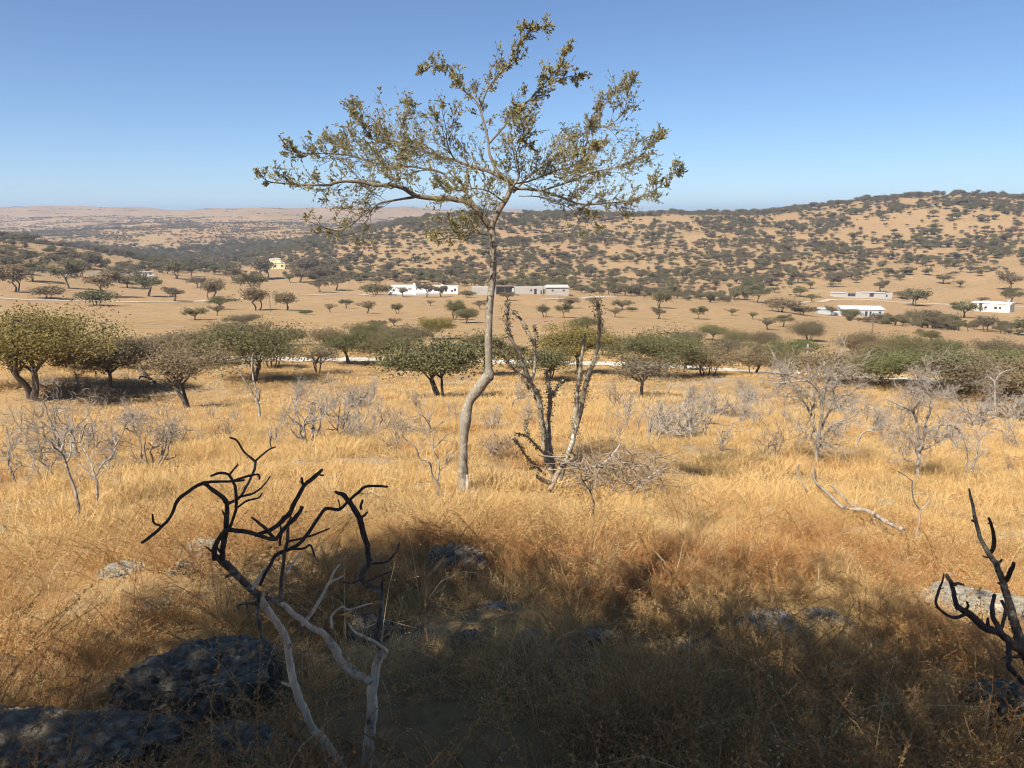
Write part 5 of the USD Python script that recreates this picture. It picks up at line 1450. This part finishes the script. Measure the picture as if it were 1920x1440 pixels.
traced_bare("white_dead_tree", "white dead tree with open branches, right of two at right", "dead tree", (1720, 908), [
    (c7((1318, 690), (1325, 600), (1338, 510), (1345, 470)), [11, 10, 12]), (c7((1345, 475), (1330, 430), (1310, 330), (1292, 272), (1230, 240), (1145, 205)), [10, 8, 7, 4]), (c7((1350, 480), (1358, 400), (1380, 300), (1412, 190), (1445, 172), (1495, 190)), [10, 8, 6, 3]),
    (c7((1298, 275), (1330, 200), (1326, 90)), [6, 4, 2]), (c7((1372, 390), (1450, 350), (1530, 360), (1560, 402)), [7, 5, 3]), (c7((1355, 490), (1430, 450), (1500, 400), (1520, 395)), [6, 4, 3]), (c7((1320, 520), (1295, 440), (1240, 388), (1215, 350)), [6, 4, 2]), (c7((1310, 560), (1250, 545), (1240, 490), (1290, 490)), [3, 2]), (c7((1410, 195), (1340, 160), (1250, 170)), [4, 3])],
    "white_bark", "twig_grey", 502, 0.40, 10, 2, r_tw=0.006, dens=5)
traced_bare("bare_sapling", "slim white sapling in front of the right white dead tree", "sapling", (1722, 1012), [
    (c7((1318, 1000), (1325, 930), (1335, 870), (1335, 828)), [7, 5]), (c7((1335, 830), (1300, 770), (1290, 700), (1292, 660)), [5, 3]), (c7((1335, 828), (1380, 795), (1395, 785)), [4, 2]), (c7((1292, 665), (1250, 635), (1208, 610)), [3, 2])],
    "white_bark", "twig_grey", 503, 0.12, 2, 1, r_tw=0.003, dens=3)
traced_bare("bare_sapling", "slim pale forked sapling left of the tall tree foot", "sapling", (823, 952), [
    (c6((550, 840), (548, 750), (540, 680), (512, 640)), [6, 5]), (c6((512, 642), (500, 570), (440, 540), (420, 480), (360, 430), (340, 400)), [5, 4, 2.5]), (c6((540, 682), (552, 600), (545, 540), (515, 480), (520, 400), (495, 350), (490, 280)), [5, 4, 2.5]), (c6((550, 610), (600, 560), (610, 530)), [3, 2]), (c6((520, 480), (570, 430), (600, 400)), [4, 2]), (c6((505, 370), (470, 310), (440, 290)), [3, 2]), (c6((500, 390), (560, 340), (640, 305)), [3, 1.6]), (c6((440, 540), (430, 470), (470, 430), (500, 400)), [3, 2])],
    "grey_bark", "twig_grey", 504, 0.16, 4, 2, r_tw=0.003, dens=3)
traced_bare("bare_sapling", "slim dark sapling rising at the edge of the shade below brush pile", "sapling", (1110, 1000), [
    (c6((1405, 965), (1412, 880), (1420, 800), (1400, 725)), [7, 6, 4]), (c6((1400, 725), (1375, 690), (1350, 650)), [4, 2]), (c6((1402, 728), (1400, 690), (1415, 660)), [3, 2])],
    "dark_bark", "twig_brown", 505, 0.10, 3, 1, r_tw=0.003, dens=3)
traced_bare("bare_sapling", "thin white forked sapling in front of the full olive tree", "sapling", (486, 790), [
    ([(487, 795), (486, 775), (484, 758), (480, 748)], [8, 6]), ([(480, 748), (468, 728), (455, 708), (446, 690)], [5, 3]), ([(482, 750), (480, 735), (476, 715), (472, 690), (474, 665)], [5, 3]), ([(484, 755), (487, 742), (488, 730)], [3, 2])],
    "white_bark", "twig_grey", 506, 0.5, 3, 1, r_tw=0.01, dens=3)
traced_bare("bare_sapling", "leaning pale branched sapling in lit grass left of the black tipped tree", "sapling", (183, 950), [
    (c5((548, 800), (540, 680), (530, 640)), [7, 6]), (c5((532, 645), (510, 560), (480, 500), (450, 450), (450, 400)), [5, 4, 3]), (c5((535, 640), (580, 570), (630, 530), (650, 470), (640, 420)), [5, 4, 2.5]), (c5((450, 450), (480, 350), (540, 330)), [4, 2.5]), (c5((530, 650), (480, 600), (440, 560)), [4, 2]), (c5((640, 480), (690, 400), (700, 360)), [3, 2])],
    "white_bark", "twig_grey", 507, 0.2, 5, 2, r_tw=0.004, dens=4)
traced_bare("bare_sapling", "slanting dark speckled trunk in front of the big twiggy grey bush", "sapling", (143, 985), [
    (c5((432, 915), (440, 830), (425, 740), (395, 650), (370, 560)), [7, 8, 8, 7]), (c5((372, 565), (350, 510), (300, 470), (290, 430)), [5, 3]), (c5((372, 565), (400, 500), (395, 440)), [5, 3])],
    "grey_bark", "twig_grey", 508, 0.3, 5, 2, r_tw=0.005, dens=4)
traced_bare("bare_sapling", "wispy pale sapling near the right edge above the dark shrub", "sapling", (1815, 905), [
    (c7((1590, 690), (1595, 620), (1605, 560)), [6, 5]), (c7((1605, 560), (1600, 500), (1580, 430)), [4, 2]), (c7((1605, 640), (1650, 540), (1665, 450), (1700, 400), (1740, 360)), [6, 4, 2]), (c7((1650, 545), (1700, 500)), [3, 2]), (c7((1735, 365), (1790, 380), (1820, 420)), [3, 2])],
    "white_bark", "twig_grey", 509, 0.25, 6, 2, r_tw=0.004, dens=4)
traced_bare("bare_tree", "bare pale trunked tree before the right edge thicket", "tree", (1868, 788), [
    (c7((1765, 330), (1758, 200), (1755, 100)), [7, 5]), (c7((1756, 110), (1720, 80), (1690, 95)), [4, 2]), (c7((1756, 100), (1790, 60), (1840, 40)), [4, 2]), (c7((1758, 200), (1730, 160)), [3, 2])],
    "white_bark", "twig_grey", 510, 0.5, 5, 2, r_tw=0.01, dens=4)

# fallen wood
def log(name, label, px_base, lines, mat, cat, raise_=0.05):
    base, _ = hit(*px_base)
    t = thing(name, label, cat, base)
    for n, (pts, w_) in enumerate(lines):
        tb = Tubes()
        g = []
        for q in pts:
            h_, rr = hit(*q)
            g.append(h_ + [0, 0, raise_])
        wd = np.interp(np.linspace(0, 1, len(pts)), np.linspace(0, 1, len(w_)), w_)
        dist = np.array([np.linalg.norm(q) for q in g])
        p, r = smooth_path(g, wd * dist / FPX / 2, 4, 0.15, rng)
        tb.add(p, r, 8)
        part(t, "trunk" if n == 0 else "branch", tb.mesh(), mat, smooth=True, base=base)
    return t


log("fallen_branch", "long pale fallen branch slanting through the grass at right", (1620, 982), [(c7((1240, 1030), (1180, 1000), (1120, 970), (1060, 930), (1010, 908), (940, 905), (880, 885), (830, 830), (770, 770), (735, 720), (730, 620)), [8, 8, 7.5, 7, 6, 5, 4, 3]), (c7((1010, 908), (950, 885), (910, 840), (870, 800), (830, 760)), [5.5, 5, 3.5]), (c7((690, 790), (660, 730), (640, 680), (650, 630)), [4, 3])], "white_bark", "fallen branch", 0.16)
log("fallen_branch", "pale fallen branch on the ground behind the black tree tips", (620, 985), [(c2((820, 412), (900, 398), (980, 396), (1040, 412)), [5, 6, 5]), (c2((1075, 325), (1130, 320), (1170, 350), (1210, 372)), [4, 3])], "white_bark", "fallen branch", 0.12)
log("fallen_branch", "dark broken limb lying under the second tree from the left", (285, 727), [([(258, 694), (266, 706), (276, 716), (292, 728)], [4, 5, 5]), ([(262, 722), (266, 717), (280, 720)], [3, 3])], "dark_bark", "fallen branch", 0.35)
# bent straw
base, _ = hit(1262, 1112)
t = thing("straw_tuft", "pale bleached straw tuft fanning out in sunlight right of centre", "straw", base)
rg = np.random.default_rng(9)
tv = tuft(901, n=70, h=0.42, rad=0.05, wide=0.005, lean=0.8, seeds=0, droop=0.6)
tv[0][:, 0] = tv[0][:, 0] * 0.9 + np.abs(tv[0][:, 2]) * 0.35
part(t, "straw_blades", tv, "pale_straw", kind="stuff")

# ------------------------------------------------------------------ leafless bushes on the plain
bush_first, bush_mesh = {}, {}
BUSH = {
    "dense": dict(seed=601, H=1.7, W=2.4, stems=6, levels=3, r0=0.036, dens=5, wander=0.38, rmin=0.0045),
    "tall": dict(seed=602, H=1.9, W=1.5, stems=4, levels=3, r0=0.032, dens=5, wander=0.38, rmin=0.0045),
    "round": dict(seed=603, H=1.4, W=1.8, stems=6, levels=3, r0=0.028, dens=5, wander=0.44, rmin=0.0045),
    "wispy": dict(seed=604, H=1.5, W=1.2, stems=8, levels=2, r0=0.018, dens=5, wander=0.26, rmin=0.0045),
    "single": dict(seed=605, H=1.9, W=1.4, stems=1, levels=3, r0=0.042, dens=7, wander=0.36, rmin=0.0055),
    "sapling": dict(seed=607, H=1.9, W=0.6, stems=2, levels=2, r0=0.03, dens=6, wander=0.22, rmin=0.005, up=0.3),
    "forked": dict(seed=606, H=1.6, W=1.8, stems=2, levels=3, r0=0.036, dens=7, wander=0.4, rmin=0.0055),
}
BARKS = {"white": ("white_bark", "twig_grey"), "grey": ("grey_bark", "twig_grey"), "brown": ("twig_brown", "twig_brown")}


def bush(shape, col, px, py, hpx, label, wscale=1.0, group="leafless bushes on the grassy plain"):
    b, r = hit(px, py)
    Hm = hpx * r * math.cos(math.atan2(b[0], b[1])) / FPX
    if shape not in bush_mesh:
        bush_mesh[shape] = bare_bush(**BUSH[shape])
    s = 1.08 * Hm / max(np.percentile(g_[0][:, 2], 99.5) for g_ in bush_mesh[shape] if len(g_[0]))
    sc = (s * wscale, s * wscale, s)
    key = (shape, col)
    yaw = (px * 0.37) % 6.28
    if key in bush_first:
        return copy_of(bush_first[key], "leafless_bush", label, "bush", b, group, yaw, sc)
    t = thing("leafless_bush", label, "bush", b, group, yaw=yaw, scale=sc)
    a, bb, c = bush_mesh[shape]
    part(t, "stems", a, BARKS[col][0], smooth=True)
    part(t, "branches", bb, BARKS[col][0], smooth=True)
    part(t, "twigs", c, BARKS[col][1], kind="stuff")
    bush_first[key] = t
    return t


for q in [
    ("dense", "grey", 128, 866, 150, "biggest twiggy grey bush on the left, with dark trunk", 1.0),
    ("forked", "grey", 24, 915, 125, "twisted grey bush cut by the left edge"),
    ("dense", "brown", 292, 880, 125, "many stemmed twisted bush right of the biggest twiggy grey bush", 0.9),
    ("tall", "grey", 262, 820, 80, "pale twig bush behind the many stemmed twisted bush"),
    ("wispy", "brown", 425, 835, 62, "low brown twigs above the tip of the black tipped dead tree"),
    ("dense", "white", 582, 834, 128, "dense white twig thicket bush between black tipped tree and tall tree", 0.9),
    ("tall", "white", 640, 820, 116, "tall white twig bush right of the dense white thicket bush"),
    ("wispy", "grey", 690, 835, 70, "thin grey stems right of the tall white twig bush", 1.2),
    ("wispy", "brown", 735, 850, 66, "reddish brown thin stems left of the slim forked sapling"),
    ("single", "white", 540, 778, 60, "slight white bare tree behind the dense white thicket"),
    ("round", "grey", 660, 770, 58, "faint grey twig bush below the road, left of dark green tree"),
    ("tall", "grey", 1222, 836, 140, "tall grey bush with several stems behind brush pile", 0.8),
    ("forked", "grey", 1175, 800, 70, "twisted grey bush just right of the shaggy tree stems"),
    ("round", "grey", 1296, 830, 90, "rounded grey bush right of tall grey bush behind the brush pile"),
    ("single", "white", 1368, 812, 64, "round topped white bush on slim stem, right of centre"),
    ("round", "white", 1335, 786, 58, "pale twig bush behind the round topped white bush"),
    ("single", "grey", 1268, 786, 70, "grey bare small tree under the right rim of the dark dome"),
    ("dense", "brown", 1446, 862, 84, "dense brown twig bush left of the left white dead tree"),
    ("single", "white", 1606, 838, 84, "slim white bare tree between the two white dead trees"),
    ("forked", "white", 1656, 834, 62, "small white forked bush just left of the right white dead tree"),
    ("wispy", "grey", 1564, 822, 40, "thin twigs behind the left white dead tree"),
    ("forked", "brown", 1893, 898, 46, "small dark twig bush near right edge in lit grass"),
    ("round", "grey", 1836, 800, 60, "grey twig bush right of the right white dead tree"),
    ("round", "grey", 1904, 790, 62, "grey brown twig bush at right edge below thicket"),
    ("forked", "white", 985, 800, 54, "faint white bush between tall trunk and shaggy tree"),
    ("wispy", "white", 922, 812, 60, "thin white stems directly right of tall trunk"),
    ("forked", "grey", 150, 735, 60, "faint grey bare bush between the two leftmost trees"),
    ("wispy", "brown", 72, 790, 50, "thin brown twigs under the big yellow green tree"),
    ("round", "brown", 190, 758, 40, "dark low twig bush at foot of the second tree from left"),
    ("tall", "white", 445, 800, 50, "thin white twig bush left of white forked sapling", 0.8),
    ("wispy", "grey", 780, 770, 46, "faint twigs beneath the dark green broad tree"),
    ("round", "brown", 935, 862, 56, "matted brown twig bush between tall trunk and shaggy tree"),
    ("forked", "brown", 1850, 760, 70, "dark forked bare tree under the right edge thicket"),
    ("wispy", "grey", 1420, 800, 48, "thin grey stems behind the dense brown twig bush"),
    ("forked", "white", 206, 880, 90, "white twisted bush between biggest twiggy bush and many stemmed bush", 0.8),
    ("tall", "grey", 400, 790, 46, "slight grey bush under the brown half bare tree", 0.8),
    ("forked", "grey", 95, 900, 110, "twisted grey bush left of and before the biggest twiggy grey bush"),
    ("tall", "grey", 172, 850, 100, "grey stems crowding the right side of biggest twiggy grey bush", 0.9),
    ("round", "grey", 330, 835, 60, "low grey twig bush right of the many stemmed twisted bush"),
    ("tall", "white", 510, 840, 70, "faint white stems left of the dense white thicket bush", 0.9),
    ("tall", "white", 608, 790, 90, "white stems rising behind the dense white thicket bush", 0.9),
    ("dense", "grey", 660, 832, 60, "low grey thicket between tall white twig bush and thin grey stems", 1.1),
    ("forked", "grey", 712, 808, 66, "twisted grey bush behind the thin grey stems, left of sapling"),
    ("wispy", "white", 760, 820, 60, "white thin stems behind the slim forked sapling", 1.1),
    ("forked", "white", 700, 755, 46, "tiny white bush in the lit grass below the leaning green tree"),
    ("single", "grey", 960, 770, 60, "small grey bare tree left of the shaggy tree crown"),
    ("tall", "brown", 1160, 770, 80, "brown bare stems between shaggy tree and grey brown twiggy tree", 0.8),
    ("tall", "grey", 1248, 822, 100, "grey stems just right of the tall grey bush behind brush", 0.8),
    ("dense", "grey", 1310, 800, 56, "low dense grey twig bush right of the dark dome"),
    ("forked", "white", 1395, 790, 70, "white forked bush right of the round topped white bush"),
    ("tall", "grey", 1352, 845, 80, "grey bush in front of the round topped white bush", 0.8),
    ("round", "white", 1415, 765, 44, "small white round bush below the visible road stretch"),
    ("single", "white", 1382, 752, 50, "small white bare tree by the visible road stretch"),
    ("wispy", "grey", 1335, 752, 46, "thin grey stems under the olive brown road bush"),
    ("tall", "grey", 1480, 800, 60, "grey bare stems left of left white dead tree crown", 0.8),
    ("forked", "white", 1625, 800, 66, "white forked bush behind and right of left white dead tree"),
    ("round", "grey", 1580, 780, 50, "grey twig bush under the olive thicket between white trees"),
    ("tall", "white", 1690, 800, 60, "white stems behind the right white dead tree", 0.8),
    ("forked", "grey", 1790, 850, 80, "grey forked bush right of the right white dead tree trunk"),
    ("single", "grey", 1800, 775, 50, "small grey bare tree under the right thicket"),
    ("tall", "brown", 1905, 850, 60, "brown twig bush cut by right edge in lit grass", 0.9),
    ("wispy", "brown", 1210, 905, 50, "brown twigs poking out right of the brush pile"),
    ("dense", "brown", 1085, 880, 60, "dark tangle of twigs at the foot of shaggy tree"),
    ("tall", "grey", 560, 745, 44, "slight grey bush under the right side of full olive tree", 0.8),
    ("round", "white", 250, 800, 44, "little white twig bush between the two biggest left bushes"),
    ("forked", "grey", 60, 835, 60, "grey twisted bush left of the biggest twiggy grey bush"),
    ("sapling", "white", 245, 735, 50, "thin upright pale sapling under the second tree from left"), ("sapling", "white", 310, 790, 60, "thin upright pale sapling above the many stemmed twisted bush"),
    ("sapling", "grey", 545, 815, 90, "thin upright grey sapling at left edge of dense white thicket"), ("sapling", "white", 675, 800, 90, "thin upright pale sapling between white twig bush and grey stems"),
    ("sapling", "grey", 800, 815, 80, "thin upright grey sapling left of the tall trunk, behind forked sapling"), ("sapling", "white", 845, 790, 60, "thin upright pale sapling touching the tall trunk bend from the left"),
    ("sapling", "white", 1150, 840, 80, "thin upright pale sapling over the brush pile"), ("sapling", "grey", 1190, 825, 100, "thin upright grey sapling above the right half of brush pile"),
    ("sapling", "white", 1270, 815, 80, "thin upright pale sapling right of the tall grey bush"), ("sapling", "white", 1300, 765, 50, "thin upright pale sapling right of the small bare tree under dark dome"),
    ("sapling", "grey", 1440, 790, 60, "thin upright grey sapling above the dense brown twig bush"), ("sapling", "white", 1500, 830, 80, "thin upright pale sapling left of the left white dead tree trunk"),
    ("sapling", "white", 1580, 830, 70, "thin upright pale sapling right of the left white dead tree trunk"), ("sapling", "grey", 1680, 860, 70, "thin upright grey sapling left of the right white dead tree trunk"),
    ("sapling", "white", 1760, 815, 80, "thin upright pale sapling right of the right white dead tree crown"), ("sapling", "white", 1880, 830, 70, "thin upright pale sapling near right edge above small dark bush"),
    ("sapling", "grey", 40, 800, 70, "thin upright grey sapling in front of the big yellow green tree"), ("sapling", "white", 380, 835, 60, "thin upright pale sapling left of the low brown twigs"),
]:
    bush(*q)

# ------------------------------------------------------------------ the tree whose shade covers the foreground
sh = np.array([-3.9, -2.45])
base = np.array([sh[0], sh[1], float(ground(sh[0], sh[1]))])
t = thing("shade_tree", "leafy tree behind the viewpoint whose shade covers the foreground", "tree", base, yaw=1.04)
a, b, c = thorn_tree(seed=925, spray=0.058, H=7.4, W=9.5, trunks=2, leaf_n=46000, leaf=0.1, base_h=0.56, limbs=13, puffs=6, flat=0.5, thick=0.03)
off = np.array([0.9, 0.9, 0])
part(t, "trunk", a, "dark_bark", smooth=True)
part(t, "branches", b, "dark_bark", smooth=True)
part(t, "crown", c, "foliage_olive", kind="stuff")

# ------------------------------------------------------------------ air
lo = float(Z.min()) - 1.5
hi = float(Z.max()) + 12
single("haze", box(-9500, 9500, -9500, 9500, lo, hi), "air", "thin pale haze over the valley and far hills", "haze", kind="stuff")
